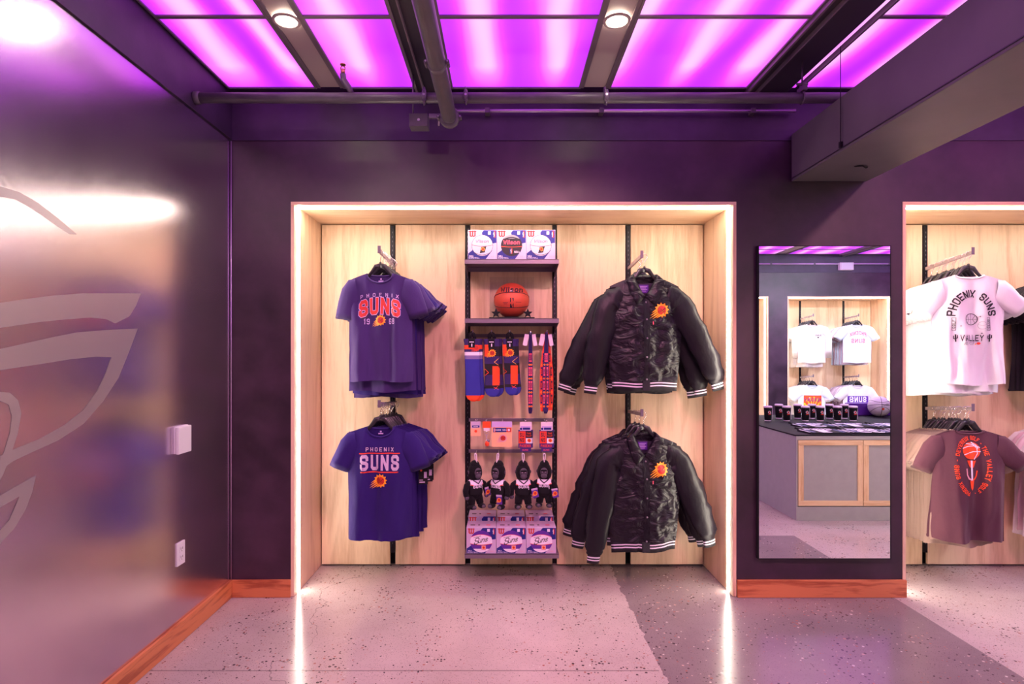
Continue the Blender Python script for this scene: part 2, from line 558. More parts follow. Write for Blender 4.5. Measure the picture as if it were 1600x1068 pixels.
# ------------------------------------------------------------------ flat print, lettering and marks
GL = {
 'S': [[(4, 4.5), (4, 5.2), (3.2, 6), (.8, 6), (0, 5.2), (0, 3.9), (.8, 3.2), (3.2, 2.8), (4, 2.1), (4, .8), (3.2, 0), (.8, 0), (0, .8), (0, 1.5)]],
 'U': [[(0, 6), (0, .8), (.8, 0), (3.2, 0), (4, .8), (4, 6)]],
 'N': [[(0, 0), (0, 6), (.3, 6), (3.7, 0), (4, 0), (4, 6)]],
 'P': [[(0, 0), (0, 6), (3.2, 6), (4, 5.2), (4, 3.5), (3.2, 2.7), (0, 2.7)]],
 'H': [[(0, 0), (0, 6)], [(4, 0), (4, 6)], [(0, 3), (4, 3)]],
 'O': [[(.8, 0), (0, .8), (0, 5.2), (.8, 6), (3.2, 6), (4, 5.2), (4, .8), (3.2, 0), (.8, 0)]],
 'E': [[(4, 6), (0, 6), (0, 0), (4, 0)], [(0, 3), (3.2, 3)]],
 'I': [[(0, 0), (0, 6)]],
 'X': [[(0, 0), (4, 6)], [(0, 6), (4, 0)]],
 'V': [[(0, 6), (2, 0), (4, 6)]],
 'A': [[(0, 0), (2, 6), (4, 0)], [(.8, 2), (3.2, 2)]],
 'L': [[(0, 6), (0, 0), (4, 0)]],
 'Y': [[(0, 6), (2, 3), (4, 6)], [(2, 3), (2, 0)]],
 'M': [[(0, 0), (0, 6), (2, 2.5), (4, 6), (4, 0)]],
 'R': [[(0, 0), (0, 6), (3.2, 6), (4, 5.2), (4, 3.5), (3.2, 2.8), (0, 2.8)], [(2, 2.8), (4, 0)]],
 'C': [[(4, 4.6), (4, 5.2), (3.2, 6), (.8, 6), (0, 5.2), (0, .8), (.8, 0), (3.2, 0), (4, .8), (4, 1.4)]],
 'T': [[(0, 6), (4, 6)], [(2, 6), (2, 0)]],
 'G': [[(4, 4.6), (4, 5.2), (3.2, 6), (.8, 6), (0, 5.2), (0, .8), (.8, 0), (3.2, 0), (4, .8), (4, 2.8), (2.3, 2.8)]],
 'D': [[(0, 0), (0, 6), (2.8, 6), (4, 4.8), (4, 1.2), (2.8, 0), (0, 0)]],
 'F': [[(0, 0), (0, 6), (4, 6)], [(0, 3.1), (3.2, 3.1)]],
 'B': [[(0, 0), (0, 6), (3, 6), (3.8, 5.3), (3.8, 3.8), (3, 3.1), (4, 2.4), (4, .8), (3.2, 0), (0, 0)], [(0, 3.1), (3, 3.1)]],
 'W': [[(0, 6), (1.1, 0), (2.2, 4.5), (3.3, 0), (4.4, 6)]],
 'K': [[(0, 0), (0, 6)], [(4, 6), (0, 2.6)], [(1.3, 3.6), (4, 0)]],
 '1': [[(0, 4.9), (1, 6), (1, 0)]],
 '9': [[(4, 3), (.8, 3), (0, 3.7), (0, 5.3), (.8, 6), (3.2, 6), (4, 5.3), (4, .8), (3.2, 0), (.8, 0), (0, .7)]],
 '6': [[(4, 5.3), (3.2, 6), (.8, 6), (0, 5.3), (0, .8), (.8, 0), (3.2, 0), (4, .8), (4, 2.5), (3.2, 3.2), (0, 3.2)]],
 '8': [[(.8, 3.1), (0, 3.8), (0, 5.3), (.8, 6), (3.2, 6), (4, 5.3), (4, 3.8), (3.2, 3.1), (.8, 3.1), (0, 2.4), (0, .8), (.8, 0), (3.2, 0), (4, .8), (4, 2.4), (3.2, 3.1)]],
 '0': [[(.8, 0), (0, .8), (0, 5.2), (.8, 6), (3.2, 6), (4, 5.2), (4, .8), (3.2, 0), (.8, 0)]],
 '3': [[(0, 5.3), (.8, 6), (3.2, 6), (4, 5.3), (4, 3.8), (3.2, 3.1), (1.5, 3.1)], [(3.2, 3.1), (4, 2.4), (4, .8), (3.2, 0), (.8, 0), (0, .8)]],
 '5': [[(4, 6), (0, 6), (0, 3.4), (3.2, 3.4), (4, 2.6), (4, .8), (3.2, 0), (.8, 0), (0, .8)]],
 'Z': [[(0, 6), (4, 6), (0, 0), (4, 0)]],
 '-': [[(.5, 3), (2.2, 3)]],
 'w': [[(0, 4), (.9, 0), (2, 3.2), (3.1, 0), (4, 4)]],
 'i': [[(0, 4), (0, 0)], [(0, 5.2), (0, 5.9)]],
 'l': [[(0, 6), (0, 0)]],
 's': [[(3, 3.2), (2.2, 4), (.8, 4), (0, 3.2), (.8, 2.2), (2.4, 1.8), (3, .9), (2.2, 0), (.8, 0), (0, .8)]],
 'o': [[(.7, 0), (0, .8), (0, 3.2), (.7, 4), (2.5, 4), (3.2, 3.2), (3.2, .8), (2.5, 0), (.7, 0)]],
 'n': [[(0, 0), (0, 4)], [(0, 3.1), (1, 4), (2.4, 4), (3.2, 3.2), (3.2, 0)]],
 'u': [[(0, 4), (0, .8), (.8, 0), (2.2, 0), (3.2, .9)], [(3.2, 4), (3.2, 0)]],
 'f': [[(2.4, 6), (1.2, 5.6), (1, 4), (.6, -1.5)], [(0, 3.6), (2.2, 3.6)]],
 'b': [[(0, 6), (0, 0), (2.4, 0), (3, .8), (3, 2.8), (2.4, 3.6), (0, 3.6)]],
}
def glyph_w(ch):
    if ch == ' ':
        return 2.6
    return max(p[0] for st in GL[ch] for p in st)

class Decal:
    """flat print made of thin coloured shapes in a local (x, z) plane; layers stack outwards"""
    def __init__(s):
        s.items = []
    def poly(s, pts, m, layer=0):
        s.items.append((list(pts), m, layer))
    def rect(s, x0, x1, z0, z1, m, layer=0):
        s.poly([(x0, z0), (x1, z0), (x1, z1), (x0, z1)], m, layer)
    def disc(s, cx, cz, r, m, layer=0, n=28, rz=None, a0=0, a1=2 * PI):
        rz = rz or r
        s.poly([(cx + r * math.cos(a0 + (a1 - a0) * i / n), cz + rz * math.sin(a0 + (a1 - a0) * i / n)) for i in range(n if a1 - a0 > 6.28 else n + 1)], m, layer)
    def band(s, pts, w, m, layer=0, f=None, wz=None):
        """ribbon of width w along a polyline (mitred)"""
        pts = [Vector((p[0], p[1])) for p in pts]
        closed = (pts[0] - pts[-1]).length < 1e-6
        if closed:
            pts = pts[:-1]
        n = len(pts)
        L, Rr = [], []
        for i in range(n):
            if closed:
                a, b = pts[i - 1], pts[(i + 1) % n]
                d0 = (pts[i] - a).normalized(); d1 = (b - pts[i]).normalized()
            else:
                d0 = (pts[i] - pts[i - 1]).normalized() if i > 0 else None
                d1 = (pts[i + 1] - pts[i]).normalized() if i < n - 1 else None
                d0 = d0 or d1; d1 = d1 or d0
            t_ = (d0 + d1)
            if t_.length < 1e-6:
                t_ = d1.copy()
            t_.normalize()
            nrm = Vector((-t_.y, t_.x))
            k = max(.45, nrm.dot(Vector((-d1.y, d1.x))))
            o = nrm * (w / 2 / k)
            if not closed and (i == 0 or i == n - 1):
                ext = (d1 if i == 0 else d0) * (w * .5 if s.square else 0)
                pp = pts[i] - ext if i == 0 else pts[i] + ext
            else:
                pp = pts[i]
            L.append(pp + o); Rr.append(pp - o)
        rng = range(n) if closed else range(n - 1)
        for i in rng:
            j = (i + 1) % n
            q = [L[i], L[j], Rr[j], Rr[i]]
            q = [(p.x, p.y) for p in q]
            if f:
                q = [f(*p) for p in q]
            s.poly(q, m, layer)
    square = True
    def text(s, txt, cx, cz, h, m, layer=0, width=None, stroke=1.0, gap=1.6, slant=0, arc=None, f=None, outline=None, om=None, wob=0):
        """arc = sagitta: middle raised by it; f overrides the mapping (x, z) -> (x, z)"""
        u = h / 6
        tot = sum(glyph_w(c) for c in txt) + (gap + stroke) * (len(txt) - 1)
        ux = u if width is None else width / (tot + stroke)
        x = -tot / 2
        for i, ch in enumerate(txt):
            if ch != ' ':
                for st in GL[ch]:
                    def mp(px, pz, x=x):
                        X = (px + x) * ux + slant * (pz - 3) * u
                        Z = (pz - 3) * u
                        if f:
                            return f(X, Z)
                        if arc:
                            half = tot * ux / 2
                            Z += arc * (1 - (X / half) ** 2)
                        return (cx + X, cz + Z)
                    if outline:
                        s.band(st, stroke + outline, om, layer, f=mp)
                    s.band(st, stroke, m, layer + (1 if outline else 0), f=mp)
            x += glyph_w(ch) + gap + stroke
    def arctext(s, txt, cx, cz, ax, az, h, m, a_mid=90, span=None, layer=0, stroke=1.0, gap=1.8, cw=True):
        """letters standing on an ellipse, reading clockwise; a_mid in degrees is the middle of the text"""
        tot = sum(glyph_w(c) for c in txt) + (gap + stroke) * (len(txt) - 1)
        span = R(span)
        u = h / 6
        def f(X, Z, tot=tot):
            t_ = X / (tot * u)
            th = R(a_mid) - t_ * span
            nx, nz = math.cos(th) / ax, math.sin(th) / az
            l_ = math.hypot(nx, nz)
            return (cx + ax * math.cos(th) + nx / l_ * Z, cz + az * math.sin(th) + nz / l_ * Z)
        s.text(txt, 0, 0, h, m, layer, stroke=stroke, gap=gap, f=f)
    def build(s, name, parent, mapf, eps=.0006, edge=None, loc=(0, 0, 0), base=.0012):
        bm = bmesh.new()
        mats = []
        lay = {}
        for pts, m, L in s.items:
            if m not in mats:
                mats.append(m)
            vs = [bm.verts.new((p[0], p[1], L)) for p in pts]
            try:
                fc = bm.faces.new(vs)
            except ValueError:
                continue
            fc.material_index = mats.index(m)
            fc.normal_update()
        big = [f for f in bm.faces if len(f.verts) > 4]
        if big:
            bmesh.ops.triangulate(bm, faces=big)
        if edge:
            for _ in range(6):
                es = [e for e in bm.edges if e.calc_length() > edge]
                if not es:
                    break
                bmesh.ops.subdivide_edges(bm, edges=es, cuts=1)
                bmesh.ops.triangulate(bm, faces=[f for f in bm.faces if len(f.verts) > 4])
        for v in bm.verts:
            v.co = mapf(v.co.x, v.co.y, base + eps * v.co.z)
        bm.normal_update()
        me = bpy.data.meshes.new(name)
        bm.to_mesh(me)
        bm.free()
        for m in mats:
            me.materials.append(m)
        o = bpy.data.objects.new(name, me)
        COL.objects.link(o)
        o.location = loc
        o.parent = parent
        return o

def flat(y=0.0):
    return lambda x, z, off: Vector((x, y - off, z))
def onto(obj, fallback=0.0):
    me = obj.data
    bvh = BVHTree.FromPolygons([v.co.copy() for v in me.vertices], [tuple(p.vertices) for p in me.polygons])
    def f(x, z, off):
        h = bvh.ray_cast(Vector((x, -2, z)), Vector((0, 1, 0)))
        y = h[0].y if h[0] is not None else fallback
        return Vector((x, y - off, z))
    return f

def sun_logo(d, cx, cz, r, layer=0, orange=None, red=None, line=None, flame=True):
    """sunburst round a ball with streaks trailing to the lower left"""
    orange = orange or P['orange']; red = red or P['ball_red']; line = line or P['ink']
    pts = []
    n = 12
    for i in range(2 * n):
        a = 2 * PI * i / (2 * n) + .1
        rr = r * (1.72 if i % 2 == 0 else 1.27)
        if R(195) < a < R(262):
            rr = r * 1.2
        pts.append((cx + rr * math.cos(a), cz + rr * math.sin(a)))
    d.poly(pts, orange, layer)
    if flame:
        for k in range(5):
            a = R(172 + k * 23)
            bx, bz = cx + r * 1.12 * math.cos(a), cz + r * 1.12 * math.sin(a)
            dx, dz = math.cos(R(212)), math.sin(R(212))
            ln = r * (1.6 + .35 * (2 - abs(k - 2)))
            ln = r * [1.5, 1.9, 2.2, 1.9, 1.3][k]
            w = r * .2
            d.poly([(bx - dz * w, bz + dx * w), (bx + dz * w, bz - dx * w), (bx + dx * ln, bz + dz * ln)], orange, layer)
    d.disc(cx, cz, r, red, layer + 1)
    q = Decal.square
    for (a0, a1) in ((40, 220), (130, 310)):
        if r < .015:
            break
        d.band([(cx + r * math.cos(R(a0)), cz + r * math.sin(R(a0))), (cx + .12 * r, cz - .1 * r), (cx + r * math.cos(R(a1)), cz + r * math.sin(R(a1)))], r * .07, line, layer + 2)
    for sgn in (1, -1) if r >= .015 else ():
        d.band([(cx + r * .95 * math.cos(R(85 + sgn * 65 + k * sgn * -0)) * 0 + sgn * r * (.9 - .55 * math.sin(PI * k / 6)), cz + r * (-.45 + .9 * k / 6)) for k in range(7)], r * .07, line, layer + 2)

def nba_mark(d, cx, cz, h, layer=0):
    w = h * .46
    d.rect(cx - w / 2, cx, cz - h / 2, cz + h / 2, P['blue'], layer)
    d.rect(cx, cx + w / 2, cz - h / 2, cz + h / 2, P['red'], layer)
    d.disc(cx + w * .02, cz + h * .26, h * .075, P['white'], layer + 1, 10)
    d.poly([(cx - w * .25, cz + h * .1), (cx + w * .1, cz + h * .2), (cx + w * .2, cz - h * .05), (cx + w * .1, cz - h * .4), (cx - w * .08, cz - h * .42), (cx - w * .05, cz - h * .1)], P['white'], layer + 1)

def wilson_W(d, cx, cz, h, m, layer=0):
    u = h / 6
    mp = lambda x, z: (cx + (x - 3) * u * 1.25, cz + (z - 3) * u)
    for st in ([(.8, 6), (.8, 1.2), (1.6, .4), (2.8, 1.0), (2.9, 6)], [(2.9, 1.0), (3.8, .4), (4.9, 1.2), (4.9, 6)]):
        d.band(st, 1.15, m, layer, f=mp)
    for x in (.6, 2.8, 4.9):
        d.band([(x - .9, 5.7), (x + .9, 5.7)], .8, m, layer, f=mp)
def script(d, word, cx, cz, h, m, layer=0, width=None, slant=.25, stroke=.9, rot=0):
    ca, sa = math.cos(rot), math.sin(rot)
    u = h / 6
    tot = sum(glyph_w(c) for c in word) + (1.0 + stroke) * (len(word) - 1)
    def f(X, Z):
        return (cx + ca * X - sa * Z, cz + sa * X + ca * Z)
    d.text(word, 0, 0, h, m, layer, width=width, stroke=stroke, gap=1.0, slant=slant, f=f)

# ------------------------------------------------------------------ the room shell
m = MB()
m.box(XL - .1, XR + .1, -6.6, .8, -.12, 0, M_FLOOR)
struct(m.build('floor'))
m = MB()
m.box(XL - .1, XR + .1, -6.6, .8, CEIL + .12, CEIL + .22, M_BEAM)
ceiling = struct(m.build('ceiling'))

def niche(wall, x0, x1, y, s, rails, jamb=True, lit=True):
    """plywood-lined recess in a wall; the wall face is at y and the recess goes towards s*y"""
    def Y(a, b):
        return (min(y + s * a, y + s * b), max(y + s * a, y + s * b))
    ztop, dep, th = 2.435, .535, .02
    m = MB()
    m.box(x0 - th, x1 + th, *Y(dep + .045, dep + .06), 0, ztop + th, M_BLACK)
    m.build('back_board', wall)
    for xa, xb in ((x0 - th, x0), (x1, x1 + th)):
        m = MB()
        m.box(xa, xb, *Y(-.004, dep + .04), .003, ztop, M_WOODP)
        m.build('side_panel', wall)
    m = MB()
    m.box(x0 - th, x1 + th, *Y(-.004, dep + .04), ztop, ztop + th, M_WOODX)
    m.build('top_panel', wall)
    # gaps between panels hold the slotted rails
    xs = [x0 + .008]
    for rx, rw in rails:
        xs += [rx - rw / 2, rx + rw / 2]
    xs.append(x1 - .008)
    for i in range(0, len(xs), 2):
        m = MB()
        m.box(xs[i], xs[i + 1], *Y(dep - .015, dep + .005), .014, ztop - .006, M_WOODP, bev=.0012)
        m.build('plywood_panel', wall)
    for rx, rw in rails:
        m = MB()
        w = rw * .36
        m.box(rx - w, rx + w, *Y(dep - .022, dep + .01), .10, ztop - .012, M_RAIL)
        m.box(rx - w * .55, rx - w * .35, *Y(dep - .026, dep - .02), .10, ztop - .012, M_RAIL)
        m.box(rx + w * .35, rx + w * .55, *Y(dep - .026, dep - .02), .10, ztop - .012, M_RAIL)
        st = m.build('slotted_rail', wall)
        m = MB()
        z = .16
        while z < ztop - .06:
            m.box(rx - .0022, rx + .0022, *Y(dep - .0235, dep - .0215), z, z + .012, M_SLOT)
            z += .032
        q = m.build('slots', st)
        q['kind'] = 'stuff'
    # LED profile let into the two sides and the top near the front edge
    lw0, lw1 = .062, .088
    for xa, xb in ((x0 - .002, x0 + .004), (x1 - .004, x1 + .002)):
        m = MB()
        m.box(xa, xb, *Y(lw0, lw1), .004, ztop, M_LED)
        m.build('led_strip', wall)
    m = MB()
    m.box(x0, x1, *Y(lw0, lw1), ztop - .004, ztop + .002, M_LED)
    m.build('led_strip', wall)

def wall_run(name, y, s, x0, x1, openings):
    """wall with recesses; all piers and the header are one mesh"""
    def Y(a, b):
        return (min(y + s * a, y + s * b), max(y + s * a, y + s * b))
    m = MB()
    ztop = 2.455
    cur = x0
    for (a, b) in openings:
        m.box(cur, a - .02, *Y(0, .6), 0, ztop, M_WALL)
        cur = b + .02
    m.box(cur, x1, *Y(0, .6), 0, ztop, M_WALL)
    m.box(x0, x1, *Y(0, .62), ztop, 2.835, M_WALL)
    m.box(x0, x1, *Y(-.006, .62), 2.835, CEIL + .13, M_BAND)
    w = struct(m.build(name))
    return w

wall_back = wall_run('wall_back', 0, 1, XL, XR, [(-1.303, 1.426), (2.50, 5.3)])
niche(wall_back, -1.303, 1.426, 0, 1, [(-.79, .038), (-.256, .038), (.363, .034), (.886, .038)])
niche(wall_back, 2.50, 5.3, 0, 1, [(3.0, .038), (3.80, .038), (4.6, .038)])
wall_front = wall_run('wall_front', OPP, -1, XL, XR, [(1.9, 4.25), (4.60, 6.26)])
niche(wall_front, 4.60, 6.26, OPP, -1, [(5.05, .038), (5.79, .038)])
niche(wall_front, 1.9, 4.25, OPP, -1, [(2.6, .038), (3.5, .038)])
m = MB()
m.box(XR, XR + .1, OPP - .6, .6, 0, CEIL + .13, M_WALL)
struct(m.build('wall_right'))

# left wall: satin metal panels up to 2.84 m, painted band above
m = MB()
m.box(XL - .1, XL - .012, OPP - .6, .6, 0, CEIL + .13, M_BLACK)
wall_left = struct(m.build('wall_left'))
ys = [0, -2.112, -2.234, -3.45, -4.67, OPP]
for a, b in zip(ys[1:], ys[:-1]):
    m = MB()
    m.box(XL - .012, XL, a + .0012, b - .0012, .02, 2.838, M_PANEL, bev=.0006)
    m.build('wall_panel', wall_left)
m = MB()
m.box(XL - .012, XL + .012, OPP, -.006, 2.84, CEIL + .12, M_BAND)
m.build('painted_band', wall_left)
# satin film graphic of sweeping bands on the left wall: (y, z) outlines
def LW(px, py):
    d = 1.7 * 904 / (787 - px)
    return (d - 3.6, 1.5 + (555 - py) * d / 904)
FILM = [
    [(-60, 292), (0, 291), (30, 300), (60, 317), (90, 340), (120, 366), (108, 366), (80, 347), (50, 326), (25, 312), (0, 307), (-60, 300)],
    [(-60, 482), (0, 473), (40, 467), (80, 462), (130, 458), (180, 458), (220, 458), (212, 478), (202, 494), (180, 505), (165, 498), (140, 496), (100, 499), (60, 503), (20, 509), (-60, 520)],
    [(-60, 560), (0, 545), (40, 536), (80, 527), (120, 519), (170, 515), (215, 513), (205, 540), (198, 558), (185, 590), (160, 628), (130, 662), (90, 688), (50, 706), (20, 720), (0, 735), (0, 712), (20, 702), (60, 686), (100, 664), (130, 640), (152, 610), (165, 582), (172, 562), (174, 558), (150, 557), (110, 561), (60, 569), (0, 578), (-60, 590)],
    [(-60, 605), (0, 612), (15, 613), (28, 625), (33, 645), (28, 675), (16, 712), (4, 742), (-10, 765), (-10, 740), (6, 705), (15, 675), (18, 650), (13, 632), (0, 626), (-60, 622)],
    [(-20, 785), (10, 768), (56, 742), (50, 768), (40, 795), (22, 825), (-20, 870), (-20, 850), (14, 812), (30, 775), (0, 792), (-20, 802)],
]
d = Decal()
for k, pts in enumerate(FILM):
    d.poly([LW(*p) for p in pts], M_DECAL, k)
d.build('film_graphic', wall_left, lambda a, b, off: Vector((XL + off, a, b)), base=.0006, eps=.0001)

# baseboards of red oak
def baseboard(name, x0, x1, y0, y1, mt):
    m = MB()
    m.box(x0, x1, y0, y1, 0.001, .108, mt, bev=.002)
    return struct(m.build(name))
baseboard('baseboard_left', XL, XL + .016, OPP, -.001, M_BASEY)
baseboard('baseboard_back', XL + .016, -1.323, -.016, 0, M_BASEX)
m = MB()
m.box(1.45, 2.497, -.018, 0, .001, .108, M_BASEX, bev=.002)
m.box(2.481, 2.499, -.002, .03, .001, .108, M_BASEX, bev=.001)
struct(m.build('baseboard_back'))
baseboard('baseboard_back', 5.33, XR, -.018, 0, M_BASEX)
baseboard('baseboard_front', 4.28, 4.575, OPP, OPP + .018, M_BASEX)
baseboard('baseboard_front', XL + .02, 1.87, OPP, OPP + .018, M_BASEX)
baseboard('baseboard_front', 6.3, XR, OPP, OPP + .018, M_BASEX)
m = MB()
m.tube([(XL + .008, -.008, .11), (XL + .008, -.008, 2.83)], .004, M_CONDUIT, 8)
struct(m.build('trim_1'))

# ------------------------------------------------------------------ luminous ceiling
ysplit = [-.075, -.82, -1.95, -3.08, -4.21, -5.34, OPP + .05]
spans = [(XL + .02, -1.135), (-.975, -.535), (-.32, .468), (.638, 1.485), (1.80, 2.66), (2.84, 3.5), (3.72, 4.36), (4.54, 5.4), (5.62, 7.15)]
for a, b in spans:
    for y1, y0 in zip(ysplit[:-1], ysplit[1:]):
        m = MB()
        m.box(a + .012, b - .012, y0 + .012, y1 - .012, CEIL, CEIL + .012, M_GLOW)
        m.build('luminous_panel', ceiling)
        m = MB()
        for q in ((a, a + .012, y0, y1), (b - .012, b, y0, y1), (a + .012, b - .012, y0, y0 + .012), (a + .012, b - .012, y1 - .012, y1)):
            m.box(*q, CEIL - .008, CEIL + .03, M_FRAME)
        m.build('panel_frame', ceiling)
m = MB()
m.box(1.745, 1.775, -5.7, -.075, CEIL, CEIL + .012, M_GLOW)
m.build('luminous_panel', ceiling)
for a, b in ((-1.135, -.975), (.468, .638), (2.66, 2.84), (4.36, 4.54)):
    m = MB()
    m.box(a, b, OPP + .05, -.075, CEIL + .004, CEIL + .02, M_STRIPC)
    m.box(a, a + .02, OPP + .05, -.075, CEIL - .004, CEIL + .004, M_FRAME)
    m.box(b - .02, b, OPP + .05, -.075, CEIL - .004, CEIL + .004, M_FRAME)
    m.build('lamp_channel', ceiling)
for a, b in ((-.535, -.32), (1.485, 1.745), (3.5, 3.72), (5.4, 5.62)):
    m = MB()
    m.box(a + .01, b - .01, OPP + .02, -.02, CEIL - .02, CEIL + .11, M_BEAM)
    m.box(a, a + .012, OPP + .02, -.02, CEIL - .03, CEIL + .0, M_FRAME)
    m.box(a + .05, a + .056, OPP + .02, -.02, CEIL - .045, CEIL - .018, M_FRAME)
    m.build('ceiling_beam', ceiling)

ORD_W = ['first', 'second', 'third', 'fourth', 'fifth', 'sixth', 'seventh', 'eighth', 'ninth', 'tenth', 'eleventh', 'twelfth', 'thirteenth', 'fourteenth', 'fifteenth']
ROWS = ['nearest', 'second', 'third', 'farthest']
for i, (lx, ly, lc, lw, aim, cone) in enumerate(DOWNLIGHTS_AND_FILL):
    if i == 0:
        lb = 'round warm downlight in the ceiling strip above the upper purple tees'
    elif i == 1:
        lb = 'round warm downlight in the ceiling strip above the shelf of ball boxes'
    else:
        lb = ('cool' if lc is COOL else 'warm') + ' downlight above the shop floor (added fill where aimed), %s lamp counted, %s row from the wall' % (ORD_W[i], ROWS[min(range(4), key=lambda k: abs((-.79, -2.6, -4.3, -5)[k] - ly))])
    o = thing('downlight_or_fill_lamp', lb, 'light', (lx, ly, CEIL - .004), 0, 'ceiling downlights')
    m = MB()
    ring = lambda r, z: [(r * math.cos(2 * PI * k / 24), r * math.sin(2 * PI * k / 24), z) for k in range(24)]
    m.rings([ring(.066, 0), ring(.066, -.006), ring(.052, -.008), ring(.050, 0)], M_STRIPC)
    m.build('rim', o)
    m = MB()
    m.rings([ring(.05, -.002), ring(.05, -.004)], M_LENS, cap0=True, cap1=True)
    m.build('lens', o)

# ------------------------------------------------------------------ pipes, duct, bracket under the ceiling
PY, PZ = -.44, 2.905
def clamp(m, c, ax, r):
    """bolted coupling ring round a pipe along ax ('x' or 'y')"""
    def P3(a, u, w):
        return (c[0] + a, c[1] + u, c[2] + w) if ax == 'x' else (c[0] + u, c[1] + a, c[2] + w)
    rg = lambda rr, a: [P3(a, rr * math.cos(2 * PI * k / 20), rr * math.sin(2 * PI * k / 20)) for k in range(20)]
    m.rings([rg(r, -.02), rg(r + .012, -.018), rg(r + .015, 0), rg(r + .012, .018), rg(r, .02)], M_PIPE)
    for sg in (-1, 1):
        m.cyl(P3(-.024, sg * (r + .018), 0), P3(.024, sg * (r + .018), 0), .009, M_PIPE, 8)
        m.cyl(P3(-.03, sg * (r + .018), 0), P3(.03, sg * (r + .018), 0), .004, M_STEEL, 6)
o = thing('sprinkler_pipe', 'dark grey pipe running crosswise under the glowing ceiling panels', 'pipe', (0, PY, PZ))
m = MB()
m.cyl((XL + .012, 0, 0), (2.05, 0, 0), .028, M_PIPE, 20)
m.build('pipe', o)
m = MB()
rg = lambda rr, a: [(a, rr * math.cos(2 * PI * k / 20), rr * math.sin(2 * PI * k / 20)) for k in range(20)]
m.rings([rg(.029, -1.688), rg(.034, -1.686), rg(.034, -1.66), rg(.029, -1.655)], M_PIPE)
m.build('wall_collar', o)
for hx in (-.43, -.205, .555):
    m = MB()
    # split band hanger: loop above the pipe, ears and a bolt
    m.tube([(hx, -.03 * math.cos(a), .03 * math.sin(a)) for a in [R(k * 20) for k in range(-9, 10)]], .006, M_PIPE, 6)
    m.box(hx - .010, hx + .010, -.042, -.030, -.034, .03, M_PIPE, bev=.003)
    m.cyl((hx, -.05, 0), (hx, -.04, 0), .007, M_STEEL, 8)
    m.cyl((hx, -.036, -.055), (hx, -.036, -.03), .004, M_PIPE, 6)
    m.tube([(hx - .004, -.018 * math.cos(a), .034 + .022 * math.sin(a)) for a in [R(k * 20) for k in range(0, 10)]], .0055, M_PIPE, 6)
    m.ellip((hx, -.042, 0), (.013, .008, .030), M_PIPE, 10, 8)
    m.build('pipe_hanger', o)
hx = 1.63
m = MB()
m.box(hx - .012, hx + .012, -.035, .035, .03, .06, M_PIPE, bev=.003)
m.tube([(hx, -.03 * math.cos(a), .03 * math.sin(a)) for a in [R(k * 20) for k in range(-9, 10)]], .005, M_PIPE, 6)
m.cyl((hx, 0, .06), (hx, 0, .2), .005, M_PIPE, 6)
m.cyl((hx - .03, 0, .075), (hx + .03, 0, .075), .007, M_PIPE, 6)
m.build('pipe_hanger', o)
o = thing('fire_sprinkler', 'small copper sprinkler head on an elbow above the crosswise pipe', 'sprinkler', (-.86, PY, PZ + .025))
m = MB()
m.tube([(.03, 0, -.004), (.015, 0, .03), (0, 0, .05), (-.015, 0, .075), (-.018, 0, .105)], [.016, .016, .018, .017, .016], M_PIPE, 10)
m.build('elbow', o)
m = MB()
m.cyl((-.018, 0, .105), (-.018, 0, .13), .012, M_BRASS, 10)
m.tube([(-.028, 0, .128), (-.03, 0, .14), (-.018, 0, .155)], .003, M_BRASS, 6)
m.tube([(-.008, 0, .128), (-.006, 0, .14), (-.018, 0, .155)], .003, M_BRASS, 6)
m.cyl((-.018, 0, .155), (-.018, 0, .159), .016, M_BRASS, 10)
m.build('brass_head', o)['label'] = 'copper coloured sprinkler nozzle'

o = thing('main_pipe', 'thick grey pipe running towards the camera beneath the dark ceiling beam', 'pipe', (-.297, 0, 2.80))
m = MB()
m.cyl((0, -5.4, 0), (0, -.47, 0), .040, M_PIPE, 24)
m.tube([(0, -.47, 0), (0, -.40, .004), (0, -.37, .03), (0, -.365, .07)], [.040, .04, .04, .036], M_PIPE, 20)
m.build('pipe', o)
for cy in (-.43, -1.02, -3.0):
    m = MB()
    clamp(m, (0, cy, 0), 'y', .041 if cy == -.43 else .030)
    m.build('coupling', o)
for cy in (-1.6, -4.0):
    m = MB()
    m.cyl((0, cy, .04), (0, cy, .31), .005, M_PIPE, 6)
    m.build('hanger_rod', o)

o = thing('junction_bracket', 'small dark steel bracket box where the two ceiling pipes cross', 'bracket', (-.46, -.3, 2.83))
m = MB()
m.box(-.075, .03, -.03, .05, -.035, .04, M_PIPE, bev=.003)
m.box(.035, .14, -.01, .01, .02, .045, M_STEEL, bev=.002)
m.cyl((.09, 0, -.02), (.09, 0, .04), .005, M_STEEL, 8)
m.cyl((-.02, -.036, 0), (-.02, -.029, 0), .008, M_STEEL, 10)
m.build('box', o)
m = MB()
m.cyl((-.06, .02, .04), (-.06, .02, .3), .005, M_PIPE, 6)
m.build('hanger_rod', o)

o = thing('conduit', 'thin bright metal conduit along the top of the purple wall', 'conduit', (0, -.05, 3.0))
m = MB()
m.cyl((-.36, 0, 0), (1.79, 0, 0), .011, M_CONDUIT, 10)
m.build('tube', o)
for hx in (-.1, .6, 1.53):
    m = MB()
    m.box(hx - .014, hx + .014, -.013, .043, -.016, .016, M_PIPE, bev=.002)
    m.build('clip', o)

